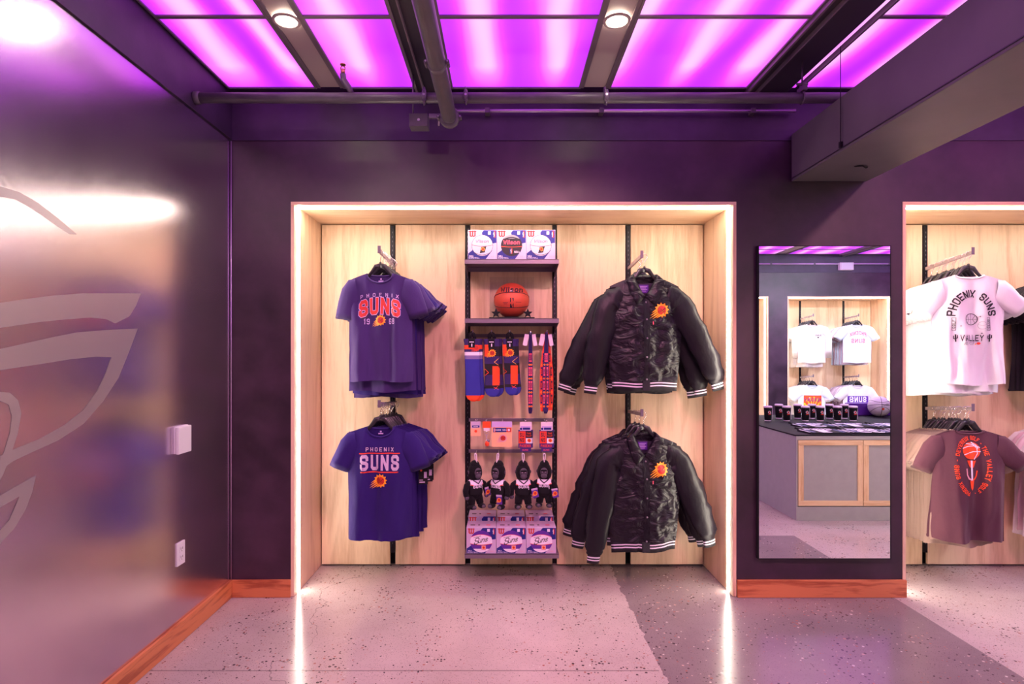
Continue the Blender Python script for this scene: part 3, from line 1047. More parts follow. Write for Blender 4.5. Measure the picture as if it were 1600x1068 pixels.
# rectangular air duct
o = thing('air_duct', 'large grey rectangular air duct crossing beneath the purple ceiling at right', 'duct', (0, 0, 0))
m = MB()
m.box(1.785, 2.25, -5.6, -.01, 2.578, 2.868, M_DUCT, bev=.004)
m.build('duct_body', o)
for yy in (-2.15, -3.4, -4.7):
    m = MB()
    m.box(1.777, 2.258, yy - .014, yy + .014, 2.570, 2.876, M_DUCT, bev=.003)
    m.build('flange', o)
m = MB()
m.box(1.781, 1.786, -5.6, -.012, 2.592, 2.597, M_BEAM)
m.build('seam', o)
m = MB()
m.cyl((1.776, -.55, 2.60), (1.776, -.55, CEIL - .0), .0022, M_BLACK, 6)
m.box(1.770, 1.784, -.558, -.542, 2.595, 2.625, M_BLACK)
m.build('hanger_wire', o)
m = MB()
m.tube([(2.0, -.30, 2.578), (2.03, -.33, 2.57), (2.06, -.31, 2.566), (2.08, -.29, 2.576)], .004, M_BLACK, 6)
m.build('cable_tie', o)

# ------------------------------------------------------------------ left wall fittings
o = thing('wall_switch', 'square white switch box on the dark left wall above the outlet', 'switch', (XL, -.565, 1.06))
m = MB()
m.box(0, .012, -.058, .062, -.068, .072, M_WHITEP, bev=.003)
m.build('back_plate', o)
m = MB()
m.box(.014, .032, -.062, .058, -.070, .070, M_WHITEP, bev=.005)
m.build('cover', o)
o = thing('wall_outlet', 'white double power outlet low on the left wall', 'outlet', (XL, -.56, .462))
m = MB()
m.box(0, .006, -.037, .037, -.06, .06, M_WHITEP, bev=.002)
m.build('face_plate', o)
for sz in (-.022, .022):
    m = MB()
    m.box(.006, .009, -.017, .017, sz - .016, sz + .016, M_WHITEP, bev=.0015)
    s_ = m.build('socket', o)
    m = MB()
    m.box(.0088, .0096, -.009, -.006, sz - .002, sz + .010, M_SLOTD)
    m.box(.0088, .0096, .006, .009, sz - .002, sz + .010, M_SLOTD)
    m.cyl((.0088, 0, sz - .009), (.0096, 0, sz - .009), .003, M_SLOTD, 8)
    m.build('slots', s_)

# ------------------------------------------------------------------ wall mirror
o = thing('wall_mirror', 'tall rectangular mirror with thin black frame between the two wall recesses', 'mirror', (1.98, 0, 0))
m = MB()
m.box(-.408, .408, -.026, -.001, .246, 2.176, M_BLACK)
m.build('backing', o)
m = MB()
m.box(-.405, .405, -.0305, -.0265, .249, 2.173, M_MIRROR)
m.build('glass', o)
m = MB()
for q in ((-.410, -.405), (.405, .410)):
    m.box(q[0], q[1], -.032, -.0, .244, 2.178, M_BLACK)
m.box(-.405, .405, -.032, 0, 2.173, 2.178, M_BLACK)
m.box(-.405, .405, -.032, 0, .244, .249, M_BLACK)
m.build('frame', o)

# ------------------------------------------------------------------ garment machinery
def nz(x, y, z):
    return noise.noise(Vector((x, y, z)))
def fbm(x, y, z, o=3):
    return noise.fractal(Vector((x, y, z)), .9, 2.1, o)

def sheet(nu, nv, f):
    """grid of f(u, v) for u in [-1, 1], v in [0, 1]"""
    vs = [f(-1 + 2 * i / nu, j / nv) for j in range(nv + 1) for i in range(nu + 1)]
    fs = []
    for j in range(nv):
        for i in range(nu):
            a = j * (nu + 1) + i
            fs.append((a, a + 1, a + nu + 2, a + nu + 1))
    return vs, fs

NECK = .085
def tee(mat, seed=0, hem=-.83, W=.205, flareL=.3, flareR=.3, drop=.06, thick=.030, lite=False, fold=1.0, long=False, shoulder=-.192, fade=0):
    """t-shirt hanging from a hook at its origin, facing -y: body, two sleeves, collar"""
    Ws = W + .008
    def top(u, front):
        x = abs(u) * Ws
        if x < NECK:
            return -.152 - (drop if front else .012) * math.sqrt(max(0, 1 - (x / NECK) ** 2)) ** 1.0
        k = (x - NECK) / (Ws - NECK)
        return -.150 + (shoulder + .150) * (k ** 1.15)
    def cloth(front):
        sg = -1 if front else 1
        def f(u, v):
            zt = top(u, front)
            z = hem + v * (zt - hem)
            w = (W + .004 * math.sin(v * 3 + seed) + .008 * (1 - v)) * (1 - v ** 6) + Ws * v ** 6
            hemk = (1 - v)
            T = thick * (1 - v ** 8 * .55) * (1 + .25 * hemk)
            prof = (1 - abs(u) ** 2.6)
            y = sg * T * prof
            # hanging folds, the same on both sides of the cloth so that it stays thin
            g = .014 * fold * (1 - v * .75) * math.sin(u * 5.2 + seed * 1.7 + 1.2 * v) + .010 * fold * nz(u * 3.1 + seed, v * 1.4, seed * .7) * 2
            g += .007 * fold * nz(u * 7 + seed, v * 4, seed) + .020 * abs(u) ** 4 * (1 - v * .6) * (1 if seed % 2 else .6)
            g *= 1 - v ** 3
            # drag lines from the shoulders
            g += .003 * fold * math.sin((u * .6 + v) * 16 + seed) * v ** 2 * (1 - v ** 6)
            y += g * (1 if front else .8)
            zz = z + (.006 * math.sin(u * 4 + seed * 2.1) + .005 * nz(u * 4, seed, 0)) * hemk ** 3
            return (u * w + .004 * nz(v * 5, seed, 3 + (u > 0)), y, zz)
        return f
    nu, nv = (16, 18) if lite else (34, 38)
    m = MB()
    vs, fs = sheet(nu, nv, cloth(True))
    m.add(vs, fs, mat, True)
    vs2, fs2 = sheet(nu, nv // 2, cloth(False))
    m.add(vs2, [f[::-1] for f in fs2], mat, True)
    # turned-in hem so that the lower edge has thickness
    lo = [Vector(p) for p in vs[:nu + 1]]
    m.rings([[p for p in lo], [p + Vector((0, .005, .016)) for p in lo]], mat, closed=False)
    root = bpy.data.objects.new('tee_shirt', None)
    root.empty_display_size = .05
    COL.objects.link(root)
    body = m.build('body', root)
    # sleeves
    for sg, fl in ((-1, flareL), (1, flareR)):
        m = MB()
        rings = []
        n = 16
        if long:
            steps = [(.155, -.256, -12, .078, .022), (.19, -.262, -30, .080, .031), (.235, -.32, -70, .060, .028), (.250, -.42, -85, .055, .026), (.252, -.55, -88, .050, .025), (.250, -.70, -90, .045, .022)]
        else:
            steps = [(.150, -.256, -12, .078, .022), (.176, -.262, -26, .084, .031), (.198 + .010 * fl, -.290 + .008 * fl, -50 + 14 * fl, .078, .036),
                     (.222 + .032 * fl, -.345 + .022 * fl, -68 + 26 * fl, .068, .036), (.238 + .060 * fl, -.395 + .045 * fl, -76 + 34 * fl, .066, .036), (.246 + .082 * fl, -.435 + .062 * fl, -80 + 38 * fl, .066, .034)]
        k_ = W / .205
        for (cx, cz, an, a, b) in steps:
            an = R(an)
            nx, nzv = -math.sin(an), math.cos(an)
            ring = []
            for j in range(n):
                th = 2 * PI * j / n
                aa = a * math.cos(th)
                bb = b * math.sin(th)
                wob = .006 * nz(th * 1.2 + seed, cx * 14, sg + seed) * fold * (cx > .2)
                ring.append((sg * (cx * k_ + nx * aa), bb + wob + .10 * (cx - .158) * (1.2 if seed % 2 else .8), cz + nzv * aa))
            rings.append(ring)
        last = rings[-1]
        c = Vector((sum(p[0] for p in last) / n, sum(p[1] for p in last) / n, sum(p[2] for p in last) / n))
        rings.append([tuple(c + (Vector(p) - c) * .93 + Vector((0, 0, .012))) for p in last])
        m.rings(rings, mat)
        m.build('sleeve', root)
    # ribbed collar
    m = MB()
    fF, fB = cloth(True), cloth(False)
    un = NECK / Ws
    pts = []
    for i in range(15):
        a = PI * i / 14
        p = fF(-math.cos(a) * un * .999, 1)
        pts.append((p[0], p[1] - .002, p[2]))
    for i in range(15):
        a = PI * i / 14
        p = fB(math.cos(a) * un * .999, 1)
        pts.append((p[0], p[1] + .002, p[2]))
    pts.append(pts[0])
    m.tube(pts, .0062, mat, 6, cap=False)
    m.build('collar', root)
    return root, body

def hanger_mesh():
    root = bpy.data.objects.new('clothes_hanger', None)
    root.empty_display_size = .05
    COL.objects.link(root)
    m = MB()
    pts = [(-.017 * math.cos(a) * 0, .0, 0) for a in []]
    cx = 0
    arc = [(.0, .017 * math.cos(R(a)) * 1, 0) for a in []]
    # hook lies across the rail, in the x-z plane
    hk = [( .018 * math.sin(R(a)), 0, -.018 + .0185 * math.cos(R(a)) + .003) for a in range(-100, 130, 15)]
    hk += [(.006, 0, -.038), (0, 0, -.05), (0, 0, -.088)]
    m.tube(hk, .0018, M_CHROME, 6)
    m.build('hook', root)
    m = MB()
    arms = []
    for sg in (-1, 1):
        path = [(0, 0, -.098), (sg * .03, 0, -.104), (sg * .055, 0, -.138), (sg * .085, 0, -.170), (sg * .14, 0, -.190), (sg * .19, 0, -.212)]
        rad = [.017, .016, .012, .0095, .0085, .006]
        m.tube(path, rad, M_HANGER, 8, flat=(Vector((0, 1, 0)), .45))
    m.cyl((0, 0, -.075), (0, 0, -.1), .008, M_HANGER, 8)
    m.build('hanger_body', root)
    return root
HANGER = hanger_mesh()
HANGER['category'] = 'hanger'
_hanger_used = []
def put_hanger(loc, rz, label, group):
    h = HANGER if not _hanger_used else copy_tree(HANGER)
    _hanger_used.append(h)
    h.location = loc
    h.rotation_euler = (0, 0, rz)
    tag(h, label, 'hanger', group)
    return h
_proto_used = set()
def put(proto, name, loc, rz, label, cat, group=None, scale=None):
    o = copy_tree(proto) if proto.as_pointer() in _proto_used else proto
    _proto_used.add(proto.as_pointer())
    o.location = loc
    o.rotation_euler = (0, 0, rz)
    if scale:
        o.scale = scale
    tag(o, label, cat, group)
    return o

def faceout(label, x, z, yb, yt, zt, s=1):
    """straight display arm from the slotted rail at yb to its tip at yt (s: facing direction)"""
    o = thing('garment_rail', label, 'rail', (x, yb, z))
    L = abs(yt - yb)
    m = MB()
    m.box(-.010, .010, min(0, s * .012), max(0, s * .012), -.045, .02, M_RAIL, bev=.002)
    m.build('mounting_bracket', o)
    m = MB()
    dz = zt - z
    bx = [(-.006, 0), (.006, 0)]
    y1 = -s * L
    vs = []
    for yy, zz in ((0, 0), (y1, dz)):
        for xx in (-.006, .006):
            for h in (-.022, 0):
                vs.append((xx, yy, zz + h))
    m.add(vs, [(0, 1, 3, 2), (4, 6, 7, 5), (0, 4, 5, 1), (2, 3, 7, 6), (0, 2, 6, 4), (1, 5, 7, 3)], M_STEEL)
    m.build('bar', o)
    m = MB()
    ya, yb_ = sorted((y1, y1 - s * .004))
    m.box(-.010, .010, ya, yb_, dz - .026, dz + .022, M_SHELF, bev=.0015)
    m.build('end_stop', o)
    return o

ORD = ['front', 'second', 'third', 'fourth', 'fifth', 'sixth', 'seventh', 'eighth', 'ninth', 'tenth', 'eleventh', 'twelfth']
def rng(seed):
    return random.Random(seed)

def stack(x, yb, yt, z, zt, protos, n, s, label_front, label_rest, group, seed, gap=None, name='tee_shirt', cat='shirt', jit=4, front_rz=0, xj=.004, hl='', first=.035, y_end=None, rz_bias=0, drift=0):
    """garments on hangers along an arm, the first at the tip"""
    rr = rng(seed)
    L = abs(yt - yb)
    gap = gap or (L - .09) / n
    res = []
    for i in range(n):
        k = (first + i * gap + (.012 if i else 0)) / L
        y = yt + (yb - yt) * k
        zz = zt + (z - zt) * k + .0005
        pr = protos[0] if i == 0 else protos[1 + (i - 1) % (len(protos) - 1)]
        rz = (0 if s > 0 else PI) + R(front_rz if i == 0 else rr.uniform(-jit, jit) + rz_bias)
        xx = x + (0 if i == 0 else rr.uniform(-xj, xj)) + drift * i / n
        od = ORD[i] if i < n - 1 else 'rearmost'
        put_hanger((xx, y, zz), rz, hl + (', the front one' if i == 0 else ', %s from the front' % od if i < n - 1 else ', rearmost'), 'hangers carrying ' + group if i else None)
        res.append(put(pr, name, (xx, y, zz), rz, label_front if i == 0 else label_rest + (', %s in the row' % od), cat, group if i else None))
    return res

def small_labels(root, body, back=False, col=None):
    d = Decal()
    d.disc(0, 0, .006, col or P['lilac'], 0, 10)
    d.rect(-.016, .016, -.017, -.009, col or P['lilac'])
    return d

# ---- upper purple tees
XA = -.787
faceout('steel display arm holding the upper stack of heathered purple tees', XA, 2.150, .515, .06, 2.172)
a0, b0 = tee(F_PURPLE, 1, fold=1.7, hem=-.835, drop=.058, flareL=-.1, flareR=.1, W=.200)
mpf = onto(b0)
d = Decal()
d.text('PHOENIX', 0, -.300, .020, P['lilac'], 0, width=.250, stroke=1.1, gap=7.5, arc=.014)
d.text('SUNS', .002, -.378, .082, P['red'], 2, width=.268, stroke=1.7, gap=1.6, arc=.022, outline=.6, om=P['lilac'])
d.text('SUNS', .006, -.386, .082, P['plum'], 0, width=.262, stroke=2.2, gap=1.5, arc=.026)
d.text('19', -.082, -.455, .030, P['lilac'], 0, width=.036, stroke=1.2, gap=2.6)
d.text('68', .082, -.455, .030, P['lilac'], 0, width=.036, stroke=1.2, gap=2.6)
sun_logo(d, .010, -.448, .021)
d.build('print', a0, mpf, edge=.014, eps=.0006, base=.0035)
d = small_labels(a0, b0)
d.build('neck_label', a0, lambda x, z, off: Vector((x, .013, z - .182)))
bk = []
for i, sd in enumerate((2, 3, 4)):
    bk.append(tee(F_PURPLE if i != 1 else F_VIOLET, sd, hem=-.90 - .02 * i, flareL=.0 + .1 * i, flareR=.5 + .25 * i, W=.208)[0])
stack(XA, .515, .06, 2.150, 2.172, [a0] + bk, 9, 1,
      'front heathered purple tee printed SUNS 1968 on the upper left arm',
      'purple tee behind the front tee printed SUNS 1968', 'purple tees on the upper left arm', 3, front_rz=-4,
      hl='black plastic hanger on the upper left arm', xj=.008, drift=.035)
# ---- lower violet tees
faceout('steel display arm holding the lower stack of violet tees', XA, 1.172, .515, .06, 1.196)
a1, b1 = tee(F_VIOLET, 5, fold=1.6, hem=-.865, drop=.062, flareL=.3, flareR=.2, W=.200)
mpf = onto(b1)
d = Decal()
d.text('PHOENIX', 0, -.290, .021, P['pale'], 0, width=.176, stroke=1.3, gap=3.6)
d.rect(-.128, .128, -.318, -.311, P['scarlet'])
d.rect(-.118, .118, -.436, -.429, P['scarlet'])
d.text('SUNS', 0, -.373, .078, P['pale'], 0, width=.244, stroke=1.6, gap=1.8)
sun_logo(d, .006, -.486, .026)
d.build('print', a1, mpf, edge=.014, eps=.0006, base=.0035)
d = small_labels(a1, b1)
d.build('neck_label', a1, lambda x, z, off: Vector((x, .013, z - .182)))
bk = [tee(F_VIOLET, sd, hem=-.86 - .012 * i, flareL=.25, flareR=.9 - .2 * i, W=.207)[0] for i, sd in enumerate((6, 7, 9))]
rs = stack(XA, .515, .06, 1.172, 1.196, [a1] + bk, 9, 1,
      'front violet tee with red-lined SUNS print on the lower left arm',
      'violet tee behind the front tee with the red-lined SUNS print', 'violet tees on the lower left arm', 4, front_rz=2,
      hl='black plastic hanger on the lower left arm', xj=.008, drift=.035)
# black hang tags dangling from the right sleeves of the lower stack
for i in (2, 4, 6):
    m = MB()
    m.box(-.030, .030, -.0008, .0008, -.11, 0, M_BLACK)
    tg = m.build('hang_tag', rs[i], loc=(.262, -.03, -.415), rot=(0, 0, R(8)))
    d = Decal()
    d.rect(-.024, .0, -.085, -.08, P['pale']); d.rect(-.024, .012, -.1, -.092, P['pale'])
    d.disc(-.012, -.02, .007, P['scarlet'], 0, 10)
    d.rect(.006, .024, -.07, -.03, P['pale'])
    d.build('tag_print', tg, flat(-.001), base=.0004)
    m = MB()
    m.tube([(0, 0, 0), (-.01, 0, .03)], .001, M_BLACK, 4)
    m.build('string', tg)

# ---- white golf tees in the right recess (backs to the aisle)
XB = 3.0
faceout('steel display arm holding the white tees in the right recess', XB, 2.125, .515, .10, 2.170)
a2, b2 = tee(F_WHITE, 11, fold=1.6, hem=-.855, drop=.02, flareL=.3, flareR=.95, W=.215)
mpf = onto(b2)
d = Decal()
d.arctext('PHOENIX SUNS', 0, -.425, .125, .155, .040, P['ink'], 90, 168, stroke=1.35, gap=1.3)
# plain ball drawing standing in for the figure in the middle of the print
ball = [(math.cos(R(a)) * .036, -.435 + math.sin(R(a)) * .036) for a in range(0, 361, 15)]
d.band(ball, .004, P['ink'])
d.band([(-.036, -.435), (.036, -.435)], .002, P['ink'])
d.band([(0, -.399), (0, -.471)], .002, P['ink'])
d.band([(-.026, -.41), (-.012, -.435), (-.026, -.46)], .002, P['ink'])
d.band([(.026, -.41), (.012, -.435), (.026, -.46)], .002, P['ink'])
b_ = [(.062 + math.cos(R(a)) * .024, -.475 + math.sin(R(a)) * .024) for a in range(0, 361, 18)]
d.band(b_, .002, P['grey'])
d.band([(.040, -.468), (.062, -.478), (.085, -.468)], .0015, P['grey'])
for sx in (-.108, .100):
    fr_ = [(sx - .011, -.505), (sx + .011, -.505), (sx + .011, -.425), (sx - .011, -.425), (sx - .011, -.505)]
    d.band(fr_, .0025, P['ink'])
d.text('GOLF', 0, 0, .013, P['ink'], stroke=1.2, f=lambda x, z: (-.108 - z, -.465 + x))
d.text('CLUB', 0, 0, .013, P['ink'], stroke=1.2, f=lambda x, z: (.100 - z, -.465 + x))
for sx, sz in ((.050, -.418), (-.068, -.478), (.06, -.525)):
    d.poly([(sx + (.007 if k % 2 == 0 else .002) * math.cos(R(45 * k)), sz + (.007 if k % 2 == 0 else .002) * math.sin(R(45 * k))) for k in range(8)], P['ink'])
d.text('VALLEY', 0, -.555, .034, P['ink'], width=.140, stroke=1.1)
for sx in (-.098, .108):
    d.band([(sx, -.575), (sx, -.535)], .008, P['ink'])
    d.band([(sx, -.562), (sx - .011, -.558), (sx - .011, -.542)], .005, P['ink'])
    d.band([(sx, -.558), (sx + .011, -.554), (sx + .011, -.539)], .005, P['ink'])
d.text('GolfClub'.upper(), -.018, -.590, .015, P['ink'], width=.066, stroke=.7, slant=.4)
d.poly([(.022, -.597), (.032, -.586), (.030, -.599)], P['orange'])
d.disc(.045, -.590, .011, P['scarlet'], 0, 14, rz=.008)
d.build('print', a2, mpf, edge=.014, eps=.0006, base=.0035)
bk = [tee(F_WHITE, sd, hem=-.90 - .012 * i, flareL=.4, flareR=.6, W=.215, lite=False)[0] for i, sd in enumerate((12, 13))]
stack(XB, .515, .10, 2.125, 2.170, [a2] + bk, 12, 1,
      'front white tee printed PHOENIX SUNS VALLEY golf club in the right recess',
      'white tee behind the golf club tee', 'white tees in the right recess', 5, front_rz=-5,
      hl='black plastic hanger carrying a white tee', xj=.012, rz_bias=-3)
# ---- plum and tan tees below
faceout('steel display arm holding the tan and plum tees in the right recess', XB, 1.135, .515, .10, 1.170)
a3, b3 = tee(F_PLUM, 15, fold=1.6, hem=-.86, drop=.02, flareL=.25, flareR=1.0, W=.215)
mpf = onto(b3)
d = Decal()
OR = P['deep_orange']
d.arctext('PHOENIX SUNS - DEVEREUX GOLF - THE VALLEY GOLF -', 0, -.375, .100, .180, .022, OR, 92, 338, stroke=1.5, gap=1.5)
d.disc(.0, -.278, .055, OR, 0)
for pts in ([(-.052, -.262), (-.02, -.250), (.02, -.246), (.050, -.256)], [(-.048, -.303), (-.02, -.296), (.01, -.283), (.054, -.283)],
            [(-.03, -.233), (.01, -.238), (.033, -.262), (.036, -.295), (.015, -.331)], [(.0, -.224), (.03, -.244), (.040, -.262)]):
    d.band(pts, .005, P['white'], 1)
d.poly([(-.028, -.340), (.028, -.340), (.010, -.385), (-.010, -.385)], OR)
d.band([(0, -.345), (0, -.47)], .010, P['white'], 1)
d.band([(-.036, -.395), (-.034, -.43), (-.020, -.455), (0, -.465)], .010, P['rose'], 1)
d.band([(.036, -.41), (.030, -.438), (.016, -.458), (0, -.468)], .010, OR, 1)
d.poly([(-.013, -.468), (.013, -.468), (.008, -.515), (0, -.532), (-.008, -.515)], OR, 1)
d.build('print', a3, mpf, edge=.014, eps=.0006, base=.0035)
bk = [tee(F_TAN, 16, hem=-.86, flareL=.5, flareR=.4, W=.215)[0], tee(F_TAN, 17, hem=-.90, flareL=.35, flareR=.4, W=.215)[0]]
stack(XB, .515, .10, 1.135, 1.170, [a3] + bk, 12, 1,
      'front plum brown tee with an orange oval of lettering round a ball and cactus',
      'tan tee behind the plum brown tee', 'tan tees in the right recess', 6, front_rz=-6,
      hl='black plastic hanger carrying a plum or tan tee', xj=.014, rz_bias=-5)
# ---- black tees and pink tees at the right edge
XC = 3.79
faceout('steel display arm holding the black tees at the right edge', XC, 2.14, .515, .16, 2.165)
bt = [tee(F_BLACKT, sd, hem=-.86 - .02 * i, flareL=.5, flareR=.3, W=.215)[0] for i, sd in enumerate((21, 22, 23))]
stack(XC, .515, .16, 2.14, 2.165, bt, 7, 1,
      'front black tee at the right edge of the view', 'black tee behind the front one at the right edge',
      'black tees at the right edge', 7, front_rz=-3, hl='black plastic hanger carrying a black tee', xj=.02)
faceout('steel display arm holding the pale pink tees at the right edge', XC, 1.15, .515, .16, 1.17)
pt = [tee(F_PINK if i < 2 else F_CREAM, sd, hem=-.84 - .03 * i, flareL=.45, flareR=.3, W=.213)[0] for i, sd in enumerate((25, 26, 27))]
stack(XC, .515, .16, 1.15, 1.17, pt, 7, 1,
      'front pale pink tee at the right edge of the view', 'pale tee behind the front pink one at the right edge',
      'pale tees at the right edge', 8, front_rz=-3, hl='black plastic hanger carrying a pale pink tee', xj=.02)

# ------------------------------------------------------------------ satin jackets
def jacket(seed, hem=-.80, W=.235, poseL=(.40, -.86), poseR=(.50, -.83), lite=False):
    root = bpy.data.objects.new('satin_jacket', None)
    root.empty_display_size = .05
    COL.objects.link(root)
    nk, Ws = .078, W - .010
    hb = hem + .062
    def top(u, front):
        x = abs(u) * Ws
        if x < nk:
            return -.150 - (.118 * (1 - (x / nk) ** 1.4) if front else .004 * math.sqrt(max(0, 1 - (x / nk) ** 2)))
        k = (x - nk) / (Ws - nk)
        return -.150 - .055 * k ** 1.3
    def cloth(front):
        sg = -1 if front else 1
        def f(u, v):
            zt = top(u, front)
            z = hb + v * (zt - hb)
            w = (W * (.93 + .10 * math.sin(min(1, v * 1.5) * PI * .6))) * (1 - v ** 7) + Ws * v ** 7
            T = (.040 + .012 * math.sin(v * PI)) * (1 - .6 * v ** 8)
            y = sg * T * (1 - abs(u) ** 2.4)
            a = math.sqrt(max(0, 1 - abs(u) ** 4)) * min(1, (1 - v) * 3 + .25)
            flatf = 1 - .75 * math.exp(-((abs(u) - 0) / .12) ** 2)
            y += sg * a * flatf * ((.012 + .010 * (1 - v)) * fbm(u * 1.8 + seed, z * 11, seed, 4) + .006 * nz(u * 7 + z * 9, z * 26, seed + 4))
            y += .010 * math.sin(u * 2.5 + seed) * (1 - v)
            return (u * w + .005 * nz(z * 9, seed, u), y, z)
        return f
    nu, nv = (24, 26) if lite else (44, 54)
    m = MB()
    vs, fs = sheet(nu, nv, cloth(True))
    m.add(vs, fs, F_SATIN, True)
    vs2, fs2 = sheet(nu, nv // 3, cloth(False))
    m.add(vs2, [f[::-1] for f in fs2], F_SATIN, True)
    body = m.build('body', root)
    # striped knit hem, gathered below the body
    def hemring(z, k, inner=0):
        r_ = []
        for front in (True, False):
            f = cloth(front)
            for i in range(20):
                u = (-1 + 2 * i / 20) if front else (1 - 2 * i / 20)
                p = f(u, 0)
                r_.append((p[0] * k, p[1] * .85 * k + .001 * math.sin(i * 5), z + .004 * math.sin(u * 5 + seed)))
        return r_
    zs = [hb + .004, hb - .010, hb - .018, hb - .028, hb - .036, hb - .062, hb - .055]
    kk = [1.0, .985, .98, .975, .975, .97, .93]
    m = MB()
    m.rings([hemring(z, k) for z, k in zip(zs, kk)], F_RIB, rowmats=[F_RIB, F_RIBW, F_RIB, F_RIBW, F_RIB, F_RIB])
    hemo = m.build('striped_hem', root)
    # sleeves with striped cuffs
    for sg, (tx, tz) in ((-1, poseL), (1, poseR)):
        path = [Vector((.140, 0, -.268)), Vector((.180, 0, -.282)), Vector((.228, 0, -.322)), Vector((.235 + (tx - .235) * .38, -.004, -.315 + (tz + .315) * .36)),
                Vector((.235 + (tx - .235) * .7, -.008, -.315 + (tz + .315) * .66)), Vector((.235 + (tx - .235) * .95, -.006, -.315 + (tz + .315) * .92)), Vector((tx, 0, tz))]
        rad = [.066, .076, .084, .086, .078, .066, .046]
        # densify
        pp, rr = [], []
        for i in range(len(path) - 1):
            for k in range(4):
                t_ = k / 4
                pp.append(path[i].lerp(path[i + 1], t_)); rr.append(rad[i] + (rad[i + 1] - rad[i]) * t_)
        pp.append(path[-1]); rr.append(rad[-1])
        rings = []
        n = 20
        for i, p in enumerate(pp):
            dd = (pp[min(i + 1, len(pp) - 1)] - pp[max(i - 1, 0)]).normalized()
            nrm = Vector((-dd.z, 0, dd.x))
            if nrm.z < 0:
                nrm = -nrm
            ring = []
            for j in range(n):
                th = 2 * PI * j / n
                w_ = 1 + .16 * nz(math.cos(th) * 1.5 + seed, math.sin(th) * 1.5, i * .55 + sg * 3) + .035 * math.sin(i * 1.6 + th) + .12 * nz(i * .9 + seed * 2, math.cos(th) * 1.1, math.sin(th) * 1.1 + sg)
                v_ = p + nrm * (rr[i] * math.cos(th) * w_) + Vector((0, 1, 0)) * (rr[i] * .46 * math.sin(th) * w_)
                ring.append((sg * v_.x, v_.y, v_.z))
            rings.append(ring)
        m = MB()
        m.rings(rings, F_SATINS)
        m.build('sleeve', root)
        dd = (path[-1] - path[-2]).normalized()
        nrm = Vector((-dd.z, 0, dd.x))
        cr, rows = [], [0, .010, .018, .028, .036, .055, .050]
        for q, k in zip(rows, (.042, .043, .043, .042, .042, .040, .034)):
            c = path[-1] + dd * q
            ring = []
            for j in range(16):
                th = 2 * PI * j / 16
                v_ = c + nrm * (k * math.cos(th)) + Vector((0, k * .5 * math.sin(th), 0))
                ring.append((sg * v_.x, v_.y, v_.z))
            cr.append(ring)
        m = MB()
        m.rings(cr, F_RIB, rowmats=[F_RIB, F_RIBW, F_RIB, F_RIBW, F_RIB, F_RIB])
        m.build('striped_cuff', root)
    # pointed collar folded over
    fF, fB = cloth(True), cloth(False)
    un = nk / Ws
    base = []
    for i in range(9):
        a = PI / 2 + PI / 2 * i / 8
        p = fF(math.cos(a) * un * .999, 1); base.append(Vector(p))
    base = base[:]                     # front middle to left
    for i in range(1, 17):
        a = PI * i / 16
        p = fB(-math.cos(a) * un * .999, 1); base.append(Vector(p))
    for i in range(1, 9):
        a = PI / 2 * i / 8
        p = fF(math.cos(a) * un * .999, 1); base.append(Vector(p))
    n = len(base)
    rows = [[], [], [], []]
    for i, p in enumerate(base):
        s_ = abs(2 * i / (n - 1) - 1)              # 1 at the two front ends, 0 at the back
        out = Vector((p.x, p.y * 1.0 + (-.02 if s_ > .5 else .02), 0))
        if out.length < 1e-4:
            out = Vector((0, -1, 0))
        out.normalize()
        sg = 1 if i > n / 2 else -1
        up = p + Vector((0, 0, .026)) * (1 - .9 * s_ ** 6)
        rows[0].append(p + Vector((0, 0, -.004)))
        rows[1].append(up)
        fl = up + out * .012 + Vector((0, -.004 * s_, -.010))
        rows[2].append(fl)
        tipk = s_ ** 5
        rows[3].append(fl + Vector((out.x * .036 + sg * .058 * tipk, -.014 * s_ - .006, -.030 - .012 * tipk - .01 * s_)))
    m = MB()
    m.rings(rows, F_SATIN, closed=False)
    o_ = m.build('collar', root)
    sm = o_.modifiers.new('thick', 'SOLIDIFY')
    sm.thickness = .004
    # front band, pockets, studs, labels
    mpf = onto(body, -.03)
    d = Decal()
    d.rect(-.020, .020, hb + .004, -.275, F_SATINS, 0)
    for sx in (-1, 1):
        d.band([(sx * .055, -.450), (sx * .055, -.47), (sx * .115, -.485), (sx * .175, -.47), (sx * .175, -.448)], .0045, M_BLACK, 0)
        d.band([(sx * .055, -.440), (sx * .175, -.435)], .004, M_BLACK, 0)
    d.build('front_band', root, mpf, edge=.018, eps=.001, base=.004)
    m = MB()
    for zz in (-.31, -.42, -.54, -.66, hb + .012):
        if zz < hb:
            continue
        y = mpf(0, zz, .006).y
        m.ellip((0, y, zz), (.006, .003, .006), M_SHELF, 10, 6)
    m.build('snap_buttons', root)
    m = MB()
    m.box(-.024, .024, -.048, -.028, hb - .060, hb + .006, F_RIB, bev=.003)
    m.build('hem_tab', root)
    if not lite:
        d = Decal()
        sun_logo(d, .100, -.360, .029, red=P['ball_red'])
        lg = d.build('sun_patch', root, mpf, edge=.018, eps=.0006, base=.0035)
        lg['label'] = 'embroidered orange sunburst patch with red ball'
        d = Decal()
        d.rect(.040, .046, -.452, -.432, P['pink_red'])
        d.build('pocket_tab', root, mpf, base=.004)
        m = MB()
        m.box(-.032, .032, .018, .020, -.245, -.192, P['violet'])
        lb = m.build('neck_label', root, loc=(0, 0, 0))
        d = Decal()
        for k in range(4):
            d.rect(-.024, .024 - .008 * (k % 2), -.205 - .010 * k, -.201 - .010 * k, P['lilac'])
        d.build('label_lines', lb, flat(.018), base=.0006)
    # quilted lining seen in the neck
    m = MB()
    vs, fs = sheet(8, 6, lambda u, v: (u * .072, .024, -.290 + v * .145))
    m.add(vs, fs, F_LINING, True)
    m.build('lining', root)
    return root, body
XD = .886
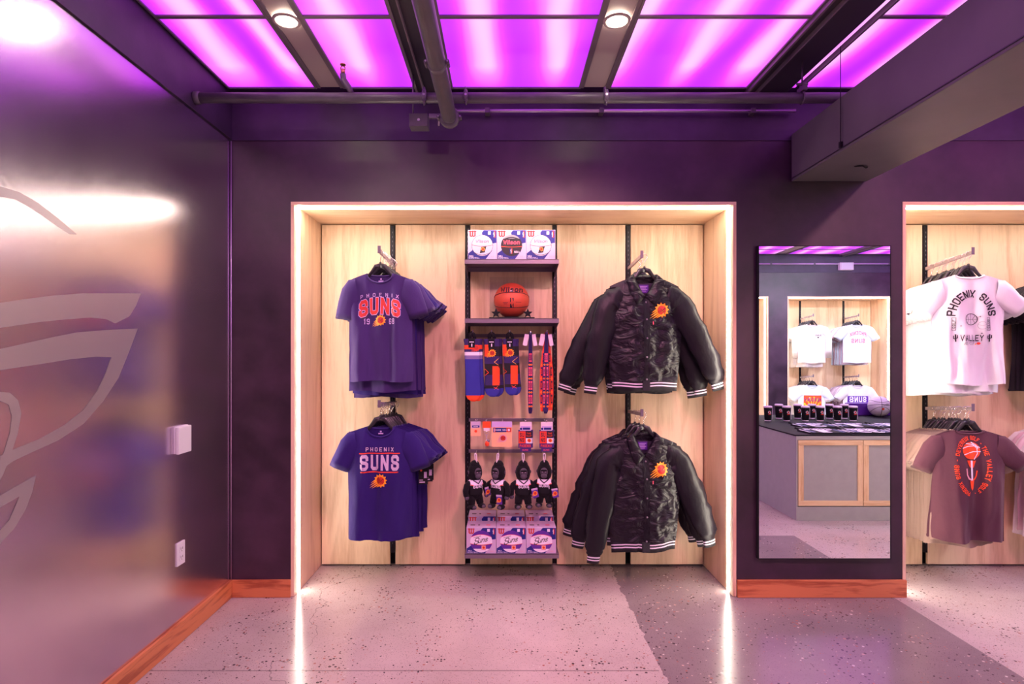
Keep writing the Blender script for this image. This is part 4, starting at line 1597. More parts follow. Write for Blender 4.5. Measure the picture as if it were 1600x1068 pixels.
faceout('steel display arm holding the upper satin jackets', XD, 2.128, .515, .11, 2.150)
j0, _ = jacket(31, hem=-.875, poseL=(.345, -.84), poseR=(.475, -.82))
jb = [jacket(32, hem=-.885, poseL=(.49, -.83), poseR=(.40, -.86), lite=True)[0], jacket(33, hem=-.895, poseL=(.45, -.85), poseR=(.37, -.87), lite=True)[0]]
stack(XD + .02, .515, .09, 2.128, 2.150, [j0] + jb, 3, 1,
      'front black satin jacket with sun patch on the upper right arm',
      'black satin jacket behind the front one on the upper right arm', 'satin jackets on the upper right arm', 9,
      name='satin_jacket', cat='jacket', hl='black plastic hanger carrying a satin jacket, upper arm', gap=.105, xj=.01, front_rz=3)
faceout('steel display arm holding the lower satin jackets', XD, 1.115, .515, .11, 1.135)
j1, _ = jacket(35, hem=-.890, poseL=(.33, -.90), poseR=(.445, -.83))
jc = [jacket(36, hem=-.89, poseL=(.40, -.85), poseR=(.42, -.84), lite=True)[0], jacket(37, hem=-.87, poseL=(.44, -.80), poseR=(.40, -.84), lite=True)[0]]
stack(XD + .015, .515, .09, 1.115, 1.135, [j1] + jc, 3, 1,
      'front black satin jacket with sun patch on the lower right arm',
      'black satin jacket behind the front one on the lower right arm', 'satin jackets on the lower right arm', 10,
      name='satin_jacket', cat='jacket', hl='black plastic hanger carrying a satin jacket, lower arm', gap=.105, xj=.01, front_rz=8)

# ------------------------------------------------------------------ centre bay: shelves, hook bars
SX = .0535          # centre of the bay
BX0, BX1 = -.256, .363
def shelf(z, label, y0=.175):
    o = thing('metal_shelf', label, 'shelf', (SX, .51, z))
    m = MB()
    w = .306
    m.box(-w, w, y0 - .51, 0, -.004, 0, M_SHELF)
    m.box(-w, w, y0 - .51, y0 - .507, -.030, 0, M_SHELF, bev=.001)
    m.box(-w, w, -.004, 0, -.035, 0, M_SHELF)
    m.build('shelf_board', o)
    for sx in (-w - .002, w - .001):
        m = MB()
        vs = []
        for xx in (sx, sx + .003):
            vs += [(xx, y0 - .505, -.03), (xx, y0 - .505, -.002), (xx, .0, -.002), (xx, .0, -.075)]
        m.add(vs, [(0, 1, 2, 3), (7, 6, 5, 4), (0, 3, 7, 4), (1, 0, 4, 5), (2, 1, 5, 6), (3, 2, 6, 7)], M_SHELF)
        m.build('side_bracket', o)
    return o
shelf(2.128, 'mauve grey metal shelf carrying the three ball boxes, topmost')
shelf(1.742, 'mauve grey metal shelf carrying the basketball display case')
shelf(.206, 'mauve grey metal shelf near the floor carrying six ball boxes')
def hook_bar(z, label, hooks, hy=.25):
    o = thing('hook_bar', label, 'rail', (SX, .49, z))
    m = MB()
    m.box(-.300, .300, -.010, .002, -.012, .012, M_SHELF, bev=.002)
    m.build('bar', o)
    for sx in (-.309, .309):
        m = MB()
        m.box(sx - .007, sx + .007, -.01, .02, -.016, .016, M_RAIL, bev=.002)
        m.build('end_bracket', o)
    for hx in hooks:
        m = MB()
        hx -= SX
        m.tube([(hx, -.008, .004), (hx, hy - .49 + .02, .006), (hx, hy - .49, .022)], .0028, M_STEEL, 6)
        m.ellip((hx, hy - .49, .024), (.0045, .0045, .0045), M_CHROME, 8, 6)
        m.build('hook', o)
    return o
HS = [-.205, -.080, .040, .178, .288]
hook_bar(1.640, 'steel hook bar holding the socks and lanyards', HS, .235)
HK = [-.185, -.118, -.008, .145, .285]
hook_bar(1.045, 'steel hook bar holding the small carded souvenirs', HK, .235)
HG = [-.190, -.035, .128, .270]
hook_bar(.826, 'steel hook bar holding the four plush gorillas', HG, .235)

# ------------------------------------------------------------------ ball boxes
def ball_box(w, h, dp, style, label, loc, group=None, flap=False):
    o = thing('ball_box', label, 'box', loc, 0, group)
    m = MB()
    m.box(-w / 2, w / 2, 0, dp, .0005, h, P['pale'], bev=.0015)
    bx = m.build('carton', o)
    d = Decal()
    W2 = w / 2 - .002
    d.poly([(.05 * w, h - .002), (W2, h - .002), (W2, .56 * h), (.1 * w, .5 * h), (-.02 * w, .90 * h)], P['blue'])
    d.poly([(-W2, .002), (.12 * w, .002), (.34 * w, .30 * h), (-.2 * w, .42 * h), (-W2, .20 * h)], P['blue'])
    wilson_W(d, -.33 * w, .86 * h, .19 * h, P['red'], 1)
    nba_mark(d, .40 * w, .85 * h, .22 * h, 2)
    d.rect(.20 * w, .29 * w, .84 * h, .95 * h, P['white'], 2)
    cx, cz, r = .0, .47 * h, .37 * w
    pr = lambda x, z: (cx + r * x, cz + r * z)
    def arc(z0, bulge, x0=-.98, x1=.98, n=12):
        return [pr(x0 + (x1 - x0) * k / n, z0 + bulge * (1 - (2 * k / n - 1) ** 2)) for k in range(n + 1)]
    if style == 'white':
        d.disc(cx, cz, r, P['ink'], 3)
        d.disc(cx, cz, r * .97, P['ball_white'], 4)
        d.band(arc(.05, -.12), r * .04, P['red'], 5)
        d.band(arc(-.66, -.22, -.72, .72), r * .04, P['plum'], 5)
        script(d, 'Wilson', cx, cz + .40 * r, .26 * r, P['pink_red'], 5, width=1.25 * r, slant=.15, stroke=1.0)
        d.poly([pr(-.25, -.72), pr(.22, -.66), pr(.38, -.08), pr(-.10, -.14)], P['ink'], 5)
        sun_logo(d, *pr(.06, -.35), r * .12, 6, flame=False)
    elif style == 'black':
        d.disc(cx, cz, r, P['ink'], 3)
        d.poly([pr(math.cos(R(a)), math.sin(R(a))) for a in range(40, 141, 10)], P['grey'], 4)
        d.band(arc(.5, .25, -.8, .8), r * .10, P['ink'], 5)
        d.band(arc(-.08, -.06), r * .05, P['deep_orange'], 5)
        script(d, 'Wilson', cx, cz + .30 * r, .34 * r, P['pink_red'], 6, width=1.55 * r, slant=.1, stroke=1.3)
        nba_mark(d, *pr(-.05, -.52), r * .5, 6)
        d.text('NBA', *pr(.5, -.6), r * .16, P['white'], 6, stroke=1.1)
    else:
        d.disc(cx, cz, r, P['violet'], 3)
        top = [pr(math.cos(R(a)), math.sin(R(a))) for a in (158, 170, 180, 190)] + arc(-.20, -.12)[1:-1] + [pr(math.cos(R(a)), math.sin(R(a))) for a in (-10, 0, 10, 25)]
        d.poly(top + arc(.40, .22, -.9, .9)[::-1][1:-1], P['white'], 4)
        d.band(arc(-.20, -.12), r * .05, P['red'], 5)
        d.band(arc(.40, .22, -.9, .9), r * .04, P['pink_red'], 5)
        d.text('PHOENIX', 0, 0, r * .10, P['ink'], 6, stroke=1.0, f=lambda X, Z: (cx - .35 * r + X * .96 - Z * .25, cz + .42 * r + X * .25 + Z))
        d.text('Suns'[0], 0, 0, r * .52, P['ink'], 6, stroke=.8, slant=.3, f=lambda X, Z: (cx - .42 * r + X * .96, cz + .03 * r + X * .2 + Z))
        d.text('uns', 0, 0, r * .40, P['ink'], 6, stroke=.9, gap=.8, slant=.3, f=lambda X, Z: (cx + .18 * r + X * .96, cz + .16 * r + X * .2 + Z))
        d.rect(cx + .02 * r, cx + .42 * r, cz - .78 * r, cz - .36 * r, P['rose'], 5)
        sun_logo(d, cx + .22 * r, cz - .56 * r, r * .10, 6, flame=False)
        d.poly([pr(.75 * math.cos(R(a)) * 1.33, 1.0 * math.sin(R(a))) for a in range(222, 319, 12)], P['white'], 4)
    d.text('NBA', -.38 * w, .11 * h, .045 * h, P['white'], 2, stroke=1.2)
    d.text('SPALDING'[0] if False else 'BASKETBALL', -.28 * w, .05 * h, .040 * h, P['white'], 2, width=.36 * w, stroke=1.1)
    d.text('SIZE 3', .38 * w, .09 * h, .045 * h, P['rose'], 3, width=.16 * w, stroke=1.1)
    d.build('front_print', bx, flat(0), eps=.00012, base=.0004)
    # print on the top of the carton
    d = Decal()
    for x0, x1 in ((-.38, -.22), (-.12, -.05), (.16, .3)):
        d.rect(x0 * w, x1 * w, .3 * dp, .45 * dp, P['pink_red'] if x0 > 0 else P['plum'])
    d.build('top_print', bx, lambda x, z, off: Vector((x, z, h + off)), base=.0004)
    return o
bw = .191
for i, (st, lb) in enumerate((('white', 'ball box printed with a white basketball, left of the top shelf'),
                              ('black', 'ball box printed with a black and grey basketball, middle of the top shelf'),
                              ('white', 'ball box printed with a white basketball, right of the top shelf'))):
    ball_box(bw - .002, .192, .17, st, lb, (SX - .002 + (i - 1) * bw, .182, 2.128))
for i, lb in enumerate(('left', 'middle', 'right')):
    ball_box(bw + .003, .170, .155, 'violet', 'purple and white Suns ball box in the bottom shelf front row, ' + lb, (SX - .004 + (i - 1) * (bw + .005), .180, .206))
for i, lb in enumerate(('left', 'middle', 'right')):
    ball_box(bw - .002, .200, .160, 'violet', 'taller ball box mostly hidden behind the bottom shelf front row, ' + lb, (SX - .004 + (i - 1) * (bw + .005), .342, .206))

# ------------------------------------------------------------------ basketball in acrylic case
def basketball(root, r, mat, seam, c=(0, 0, 0), rz=0, tilt=0, front=False):
    m = MB()
    m.ellip(c, (r, r, r), mat, 40, 28)
    b = m.build('leather', root)
    m = MB()
    rot = Matrix.Rotation(rz, 3, 'Z') @ Matrix.Rotation(tilt, 3, 'X')
    rs_ = r * 1.002
    def loop(fn, n=60):
        pts = [Vector(c) + rot @ (Vector(fn(2 * PI * k / n)).normalized() * rs_) for k in range(n + 1)]
        m.tube(pts, r * .018, seam, 5, cap=False)
    if front:
        # ball turned so that two bowed seams cross the front
        loop(lambda a: (math.cos(a), math.sin(a), .30 + .22 * math.sin(a) * -1 - .12))
        loop(lambda a: (math.cos(a), math.sin(a), -.30 + .26 * math.sin(a)))
        m.build('seams', root)
        return b
    loop(lambda a: (math.cos(a), math.sin(a), 0))
    loop(lambda a: (0, math.cos(a), math.sin(a)))
    for sg in (-1, 1):
        loop(lambda a: (.9 * math.cos(a), .9 * math.sin(a) , sg * (.42 + .22 * math.cos(2 * a))))
    m.build('seams', root)
    return b
o = thing('basketball', 'orange leather basketball inside the clear display case', 'ball', (.054, .345, 1.742 + .133))
bb = basketball(o, .1195, M_BALL, P['ink'], front=True)
mpf = onto(bb)
d = Decal()
script(d, 'Wilson', 0, .064, .030, P['ink'], 0, width=.150, slant=.1, stroke=1.4)
d.rect(-.012, .012, .050, .056, P['white'])
nb_ = [(-.012, .000), (.012, .000), (.012, -.058), (-.012, -.058)]
d.poly([(-.012, .006), (-.004, .006), (-.006, -.02), (-.012, -.025)], P['ink'])
d.poly([(.012, .006), (.002, .006), (.006, -.01), (.012, -.018)], P['ink'])
d.poly([(-.012, -.058), (.004, -.058), (-.004, -.035), (-.012, -.032)], P['ink'])
d.poly([(.012, -.058), (.008, -.058), (.004, -.040), (.012, -.028)], P['ink'])
d.rect(-.060, -.025, -.026, -.023, P['plum']); d.rect(-.055, -.030, -.034, -.031, P['plum']); d.rect(.026, .062, -.024, -.021, P['plum'])
d.build('lettering', o, mpf, edge=.012, base=.0012)
o = thing('display_case', 'clear acrylic display case with star feet around the basketball', 'case', (.054, .345, 1.742))
w, dq, h = .146, .135, .272
for (x0, x1, y0, y1, z0, z1) in ((-w, w, -dq, -dq + .003, .012, h), (-w, w, dq - .003, dq, .012, h), (-w, -w + .003, -dq + .003, dq - .003, .012, h), (w - .003, w, -dq + .003, dq - .003, .012, h), (-w, w, -dq, dq, h, h + .003)):
    m = MB()
    m.box(x0, x1, y0, y1, z0, z1, M_ACRYL)
    m.build('acrylic_pane', o)
m = MB()
m.box(-w - .004, w + .004, -dq - .004, dq + .004, .0005, .010, M_BLACK, bev=.002)
m.tube([(.045 * math.cos(2 * PI * k / 20), .045 * math.sin(2 * PI * k / 20), .016) for k in range(21)], .006, M_BLACK, 6)
m.build('base', o)
for sx in (-.105, .105):
    m = MB()
    pt_ = [(sx + (.034 if k % 2 == 0 else .015) * math.sin(PI * k / 5), .036 + (.034 if k % 2 == 0 else .015) * math.cos(PI * k / 5)) for k in range(10)]
    vs = [(x, -dq + .006, z) for x, z in pt_] + [(x, -dq + .014, z) for x, z in pt_]
    m.add(vs, [tuple(range(10)), tuple(reversed(range(10, 20)))] + [(k, (k + 1) % 10, 10 + (k + 1) % 10, 10 + k) for k in range(10)], M_BLACK)
    m.build('star_foot', o)

# ------------------------------------------------------------------ socks
def sock_pack(style, label, loc, w=.052, h=.415, n=2, bends=.0):
    o = thing('sock_pair', label, 'socks', loc, 0)
    ztop = -.042
    if style == 'team':
        bands = [(0, 'sock_purple'), (.10, 'sock_orange'), (.165, 'sock_purple'), (.21, 'white'), (.265, 'sock_grey'), (.325, 'sock_blue'), (.905, 'sock_orange'), (1, None)]
    else:
        bands = [(0, 'sock_purple'), (.13, 'sock_black'), (.30, 'sock_purple'), (.43, 'sock_black'), (.62, 'sock_purple'), (.80, 'sock_black'), (.855, 'sock_blue'), (1, None)]
    for q in range(n):
        m = MB()
        rings, mats = [], []
        cuts = []
        for (f0, c0), (f1, _) in zip(bands[:-1], bands[1:]):
            k = max(1, int((f1 - f0) * 30))
            for i in range(k):
                cuts.append((f0 + (f1 - f0) * i / k, P[c0]))
        cuts.append((1.0, None))
        for f, mt in cuts:
            z = ztop - f * h
            wr = w * (.98 + .03 * math.sin(f * 9) + (.08 if f < .05 else 0))
            if f > .86:
                wr *= math.sqrt(max(.06, 1 - ((f - .86) / .145) ** 2))
            cx = .010 * f * (1 if style == 'team' else .7) + bends * f ** 2
            ring = []
            for j in range(14):
                th = 2 * PI * j / 14
                ring.append((cx + wr * math.cos(th), q * .020 + .0085 * math.sin(th) * (1 - .3 * (f > .95)) + .003 * math.sin(f * 11 + j), z))
            rings.append(ring)
            if mt:
                mats.append(mt)
        m.rings(rings, None, cap0=False, cap1=True, rowmats=mats)
        m.f  # tube of cloth
        sk = m.build('sock', o, loc=(.014 * q, 0, 0), rot=(0, R(-1.5 * q), 0))
        if q == 0:
            front = sk
    mpf = onto(front)
    if style != 'team':
        d = Decal()
        d.rect(-.046, -.020, ztop - .10 * h, ztop - .38 * h + .03, P['sock_orange'])
        sun_logo(d, .004, ztop - .245 * h, .016, 1, flame=True)
        d.rect(.006, .054, ztop - .80 * h, ztop - .47 * h, P['sock_orange'])
        d.band([(-.044, ztop - .52 * h), (-.02, ztop - .58 * h), (-.044, ztop - .63 * h)], .003, P['sock_orange'])
        d.band([(.050, ztop - .33 * h), (.018, ztop - .40 * h), (.044, ztop - .45 * h)], .003, P['gold'])
        d.band([(.014, ztop - .83 * h), (.044, ztop - .87 * h)], .003, P['scarlet'])
        d.band([(.040, ztop - .82 * h), (.018, ztop - .87 * h)], .003, P['scarlet'])
        d.build('pattern', front, mpf, edge=.012, base=.001)
    else:
        d = Decal()
        sun_logo(d, .030, ztop - .145 * h, .014, 0, red=P['ball_red'], orange=P['scarlet'])
        d.build('pattern', front, mpf, edge=.012, base=.001)
    # header hook and label card
    m = MB()
    m.tube([(-.016, .004, -.045), (-.012, .004, -.012), (0, .004, .004), (.012, .004, -.012), (.020, .004, -.045)], [.012, .012, .008, .012, .012], M_BLACK, 8, flat=(Vector((0, 1, 0)), .35))
    m.build('card_loop', o)
    m = MB()
    m.box(-.022, .020, -.0140, -.0125, -.100, -.038, M_BLACK)
    cd_ = m.build('label_card', o)
    d = Decal()
    d.rect(-.016, .014, -.066, -.060, P['white'])
    d.rect(-.003, .004, -.094, -.074, P['white'])
    d.build('card_print', cd_, flat(-.014), base=.0004)
    return o
sock_pack('team', 'pair of blue team socks with orange toes on the leftmost hook', (HS[0] - .006, .24, 1.652))
sock_pack('sun', 'black and purple sun socks with orange patch, second hook', (HS[1], .24, 1.652), h=.385)
sock_pack('sun', 'black and purple sun socks with orange patch, third hook', (HS[2], .24, 1.652), w=.043, h=.375, bends=.006)

# ------------------------------------------------------------------ lanyards
def lanyard(label, loc, dx, dz, straps, cols, wide=0, group=None):
    o = thing('lanyard', label, 'lanyard', loc, 0, group)
    L = .54
    for sx in straps:
        m = MB()
        pts = [(dx * .2, 0, 0), (dx * .5 + sx * .35, -.002, -.10), (dx + sx, -.003, -.25), (dx + sx * 1.15, -.003, -.42), (dx + sx * .6, -.002, -.52), (dx, 0, -L + dz)]
        vs, fs = [], []
        for i, p in enumerate(pts):
            for s_ in (-1, 1):
                vs.append((p[0] + s_ * .0095, p[1] - .001, p[2]))
        for i, p in enumerate(pts):
            for s_ in (-1, 1):
                vs.append((p[0] + s_ * .0095, p[1] + .001, p[2]))
        n = len(pts)
        for i in range(n - 1):
            a = 2 * i
            fs += [(a, a + 1, a + 3, a + 2), (2 * n + a + 2, 2 * n + a + 3, 2 * n + a + 1, 2 * n + a),
                   (a, a + 2, 2 * n + a + 2, 2 * n + a), (a + 3, a + 1, 2 * n + a + 1, 2 * n + a + 3)]
        m.add(vs, fs, cols[0])
        st = m.build('strap', o)
        d = Decal()
        z = -.14
        k = 0
        while z > -.49:
            t_ = min(1, max(0, (-z - .1) / .15))
            x = dx * (.5 + .5 * t_) + sx * (.35 + .65 * t_)
            if k % 2 == 0:
                d.rect(x - .0055, x + .0055, z - .058, z, cols[1])
                d.text('SUNS', 0, 0, .0075, cols[0], 1, stroke=1.4, f=lambda X, Z, x=x, z=z: (x - Z, z - .03 + X))
                z -= .066
            else:
                d.disc(x, z - .010, .0065, P['orange'], 0, 10)
                d.disc(x, z - .010, .0042, P['scarlet'], 1, 10)
                z -= .026
            k += 1
        d.build('strap_print', st, flat(-.0042), base=.0006)
    m = MB()
    m.tube([(0, 0, .006), (-.006, 0, -.004), (0, 0, -.016), (.006, 0, -.004), (0, 0, .006)], .0016, M_CHROME, 6)
    m.build('clip', o)
    m = MB()
    m.box(-.034, -.004, .004, .005, -.095, -.018, P['card'])
    m.build('price_tag', o, rot=(0, R(12), 0))
    m = MB()
    m.box(.004, .030, .004, .005, -.095, -.018, P['card'])
    m.build('price_tag', o, rot=(0, R(-10), 0))
    return o
lanyard('navy lanyard with pink lettering hanging on the fourth hook', (HS[3], .236, 1.655), -.002, .0, (-.006, .008), (P['sock_purple'], P['pink_red']))
for k in range(4):
    lanyard(['navy lanyard with pink lettering, foremost of the bunch on the rightmost hook', 'red lanyard at the left side of the bunch on the rightmost hook', 'bright red lanyard at the right side of the bunch on the rightmost hook', 'dark plum lanyard at the back of the bunch on the rightmost hook'][k], (HS[4] - .002, .236 + .012 * k, 1.655), [-.008, -.026, .022, .006][k], .012 * k, (-.010, .012),
            [(P['sock_purple'], P['pink_red']), (P['scarlet'], P['sock_purple']), (P['scarlet'], P['plum']), (P['plum'], P['scarlet'])][k], group='lanyards on the rightmost hook')

# ------------------------------------------------------------------ carded souvenirs
def card(name, label, cat, loc, w, h, th, top=.25):
    o = thing(name, label, cat, loc)
    return o
o = thing('pin_card', 'small peach card with a team pin on the leftmost hook of the middle bar', 'pin', (HK[0], .238, 1.050))
m = MB(); m.box(-.034, .032, 0, .002, -.085, .012, P['peach']); cdm = m.build('card', o)
d = Decal(); d.poly([(-.034, .012), (.032, .012), (.028, -.028), (-.030, -.034)], P['pale']); d.rect(-.024, .024, -.028, -.014, P['blue'], 1)
d.text('SUNS', 0, -.021, .007, P['white'], 2, stroke=1.2)
d.build('card_print', cdm, flat(0), base=.0004)
m = MB(); m.cyl((0, -.004, -.052), (0, 0, -.052), .009, P['deep_orange'], 14); m.build('pin_badge', o)
o = thing('key_chain', 'key chain with orange ball charm on an orange header card', 'keychain', (HK[1] + .004, .238, 1.050))
m = MB(); m.box(-.026, .028, 0, .002, -.030, .012, P['sock_orange']); m.build('card', o)
m = MB(); m.box(-.019, .021, -.001, .001, -.050, -.031, P['card']); m.build('tag', o)
m = MB(); m.tube([(.012 * math.cos(R(a)), 0, -.066 + .012 * math.sin(R(a))) for a in range(0, 361, 30)], .002, M_CHROME, 6)
for k in range(4):
    m.tube([(.004 * math.cos(R(a)), .004 * math.sin(R(a)) * (k % 2), -.084 - .008 * k + .006 * math.sin(R(a))) for a in range(0, 361, 60)], .0012, M_CHROME, 5)
m.build('ring_and_chain', o)
m = MB(); m.ellip((.004, -.002, -.135), (.015, .006, .018), P['deep_orange'], 14, 8); m.ellip((.010, 0, -.117), (.010, .006, .013), M_SHELF, 12, 8); m.build('charm', o)
o = thing('patch_card', 'large square peach card with a sun emblem and blue header', 'card', (HK[2] - .004, .238, 1.054))
m = MB(); m.box(-.067, .067, 0, .003, -.160, .008, P['peach']); cdm = m.build('card', o)
d = Decal(); d.rect(-.067, .067, -.030, .008, P['lilac']); d.rect(-.052, .030, -.062, -.034, P['navy'], 1); d.rect(.030, .062, -.062, -.034, P['red'], 1)
nba_mark(d, -.050, -.048, .030, 2); d.text('SUNS NBA', -.006, -.048, .009, P['white'], 2, stroke=1.2)
d.disc(.046, -.048, .008, P['white'], 2, 10)
sun_logo(d, .008, -.102, .017, 1, orange=P['rose'], flame=True)
d.build('card_print', cdm, flat(0), base=.0004)
for i, hx in enumerate((HK[3], HK[4])):
    for q in range(2):
        o = thing('can_cooler', ('folded red and navy can cooler with Suns lettering, ' + ('fourth hook' if i == 0 else 'rightmost hook')) if q == 0 else ('can cooler tucked behind the one on the %s hook' % ('fourth' if i == 0 else 'rightmost')), 'cooler',
                  (hx - .002 + .006 * q, .238 + .010 * q, 1.052), 0, 'rear can coolers' if q else None)
        m = MB(); m.box(-.046, .046, 0, .007, -.165, -.045, P['grape'], bev=.002)
        m.box(-.034, .034, 0, .006, -.190, -.165, P['grape'], bev=.002)
        bd = m.build('sleeve_body', o)
        m = MB(); m.box(-.036, .038, -.0015, 0, -.050, .006, P['card']); hc = m.build('header_card', o)
        d = Decal()
        d.rect(-.044, .002, -.135, -.055, P['scarlet']); d.rect(.004, .044, -.098, -.055, P['ink']); d.rect(.004, .044, -.135, -.100, P['white'])
        d.text('SU', -.022, -.078, .022, P['plum'], 1, width=.030, stroke=1.5); d.text('NS', -.022, -.112, .022, P['plum'], 1, width=.030, stroke=1.5)
        d.text('THE', .024, -.069, .009, P['scarlet'], 1, stroke=1.3); d.text('VALLEY', .024, -.085, .009, P['scarlet'], 1, width=.034, stroke=1.3)
        sun_logo(d, .026, -.116, .009, 1, flame=False)
        d.text('PHOENIX', 0, -.151, .015, P['deep_orange'], 1, width=.074, stroke=1.3)
        d.text('SUNS', 0, -.178, .009, P['pink_red'], 1, stroke=1.2)
        d.build('cooler_print', bd, flat(0), eps=.0002, base=.0006)
        d = Decal(); d.rect(-.030, .034, -.046, -.020, P['lilac']); d.disc(-.028, -.038, .008, P['blue'], 1, 12); d.rect(-.016, .032, -.044, -.030, P['blue'], 1)
        d.build('header_print', hc, flat(-.0015), base=.0004)

# ------------------------------------------------------------------ plush gorillas
def plush(label, loc, rz, tagside=1, scale=1.0, lean=0, tagz=-.235):
    o = thing('plush_gorilla', label, 'plush toy', loc, rz)
    m = MB()
    m.ellip((0, 0, -.122), (.050, .044, .066), M_FUR, 20, 14)
    m.ellip((0, .004, -.078), (.034, .036, .036), M_FUR, 16, 10)
    m.build('head', o)
    m = MB()
    m.ellip((0, -.034, -.118), (.027, .014, .032), M_FACE, 16, 10)
    m.ellip((0, -.042, -.142), (.022, .014, .017), M_FACE, 16, 10)
    m.ellip((0, -.047, -.105), (.024, .006, .006), M_FUR, 12, 6)
    fc = m.build('face', o)
    m = MB()
    for sx in (-.011, .011):
        m.ellip((sx, -.0475, -.115), (.0042, .003, .003), M_EYE, 8, 6)
    m.build('eyes', fc)
    for sx in (-1, 1):
        m = MB(); m.ellip((sx * .047, 0, -.118), (.008, .006, .013), M_FACE, 10, 8); m.build('ear', o)
    m = MB()
    # trunk: ringed body narrowing to the hips
    rg = lambda z, a, b: [(a * math.cos(2 * PI * k / 18), b * math.sin(2 * PI * k / 18), z) for k in range(18)]
    m.rings([rg(-.165, .028, .026), rg(-.178, .050, .034), rg(-.200, .058, .038), rg(-.230, .052, .038), rg(-.262, .050, .038), rg(-.285, .046, .034), rg(-.298, .025, .02)], M_FUR, cap0=True, cap1=True)
    tr_ = m.build('trunk', o)
    # black jersey with white shoulders
    m = MB()
    m.rings([rg(-.166, .032, .030), rg(-.178, .053, .037), rg(-.200, .061, .042), rg(-.232, .056, .042), rg(-.262, .054, .042)], M_BLACK, rowmats=[P['white'], P['white'], M_BLACK, M_BLACK])
    js = m.build('jersey', o)
    d = Decal()
    d.text('SUNS', 0, -.208, .018, P['white'], 0, width=.070, stroke=1.4)
    d.band([(-.03, -.168), (0, -.19), (.03, -.168)], .007, P['ink'], 1)
    d.band([(-.055, -.193), (-.035, -.200)], .005, P['scarlet'], 1)
    d.band([(.035, -.200), (.055, -.193)], .005, P['scarlet'], 1)
    d.text('1', .033, -.222, .015, P['white'], 0, stroke=1.6)
    d.build('jersey_print', js, onto(js, -.03), base=.0012, edge=.012)
    for sx in (-1, 1):
        m = MB()
        m.tube([(sx * .040, 0, -.188), (sx * .066, -.004, -.205), (sx * .078, -.008, -.235), (sx * .080, -.018, -.262), (sx * .078, -.022, -.275)], [.020, .021, .019, .018, .012], M_FUR, 12)
        m.ellip((sx * .078, -.024, -.277), (.016, .014, .015), M_FACE, 10, 8)
        m.build('arm', o)
        m = MB()
        m.tube([(sx * .024, 0, -.270), (sx * .030, -.006, -.300), (sx * .034, -.012, -.330)], [.027, .026, .023], M_FUR, 12)
        m.ellip((sx * .036, -.026, -.342), (.024, .034, .017), M_FUR, 14, 8)
        m.ellip((sx * .036, -.050, -.342), (.016, .012, .012), M_FACE, 12, 8)
        m.build('leg', o)
    m = MB()
    m.tube([(0, -.004, .006), (-.007, -.006, -.004), (-.006, -.010, -.03), (0, -.024, -.052), (.006, -.010, -.03), (.007, -.006, -.004), (0, -.004, .006)], .0032, P['card'], 6)
    m.build('hang_loop', o)
    m = MB()
    m.box(-.021, .021, -.001, .001, -.062, .0, P['violet'])
    tg = m.build('swing_tag', o, loc=(tagside * .070, -.040, tagz), rot=(0, R(-10 * tagside), R(0)))
    d = Decal()
    d.rect(-.021, .021, -.012, 0, P['pale'])
    sun_logo(d, .0, -.034, .010, 0)
    d.build('tag_print', tg, flat(-.001), base=.0004)
    o.scale = (scale,) * 3
    return o
plush('black plush gorilla in Suns jersey, leftmost, face turned away', (HG[0], .236, .848), R(35), 1, tagz=-.22)
plush('black plush gorilla in Suns jersey, second from left, with low hanging tag', (HG[1], .236, .848), R(-30), .4, 1.0, tagz=-.26)
plush('black plush gorilla in Suns jersey, third from left, facing straight out', (HG[2], .236, .848), R(5), 1, tagz=-.22)
plush('black plush gorilla in Suns jersey, rightmost, by the rail', (HG[3], .236, .848), R(-8), 1, .97, tagz=-.225)

# ------------------------------------------------------------------ display counter seen in the mirror
CX, CY0, CY1, CH = 2.66, -3.55, -1.72, .765
o = thing('display_counter', 'grey display counter with pine-framed doors seen in the mirror', 'counter', (CX, CY1, 0))
m = MB()
m.box(0, 2.60, CY0 - CY1, -.02, .0, CH - .002, M_GREYCAB)
m.box(0, 2.60, -.02, 0, .0, .125, M_GREYCAB)
m.box(0, 2.60, -.02, 0, .735, CH, M_GREYCAB)
m.box(0, .012, -.02, 0, .125, .735, M_GREYCAB)
m.build('carcass', o)
for k in range(4):
    x0 = .018 + k * .592
    m = MB()
    m.box(x0 + .046, x0 + .542, -.014, -.006, .178, .686, M_GREYCAB)
    pn = m.build('door_panel', o)
    for (a, b, c_, e, mt) in ((x0, x0 + .586, .134, .180, M_PINEX), (x0, x0 + .586, .684, .730, M_PINEX), (x0, x0 + .048, .180, .684, M_PINE), (x0 + .540, x0 + .586, .180, .684, M_PINE)):
        m = MB()
        m.box(a, b, -.018, .004, c_, e, mt, bev=.0015)
        m.build('door_frame_rail', pn)
o = thing('cloth_runner', 'black cloth covering the top of the display counter', 'cloth', (CX, CY1, CH))
m = MB()
m.box(-.004, 2.58, CY0 - CY1 + .02, -.012, .0005, .012, M_BLACK, bev=.003)
m.build('cloth', o)
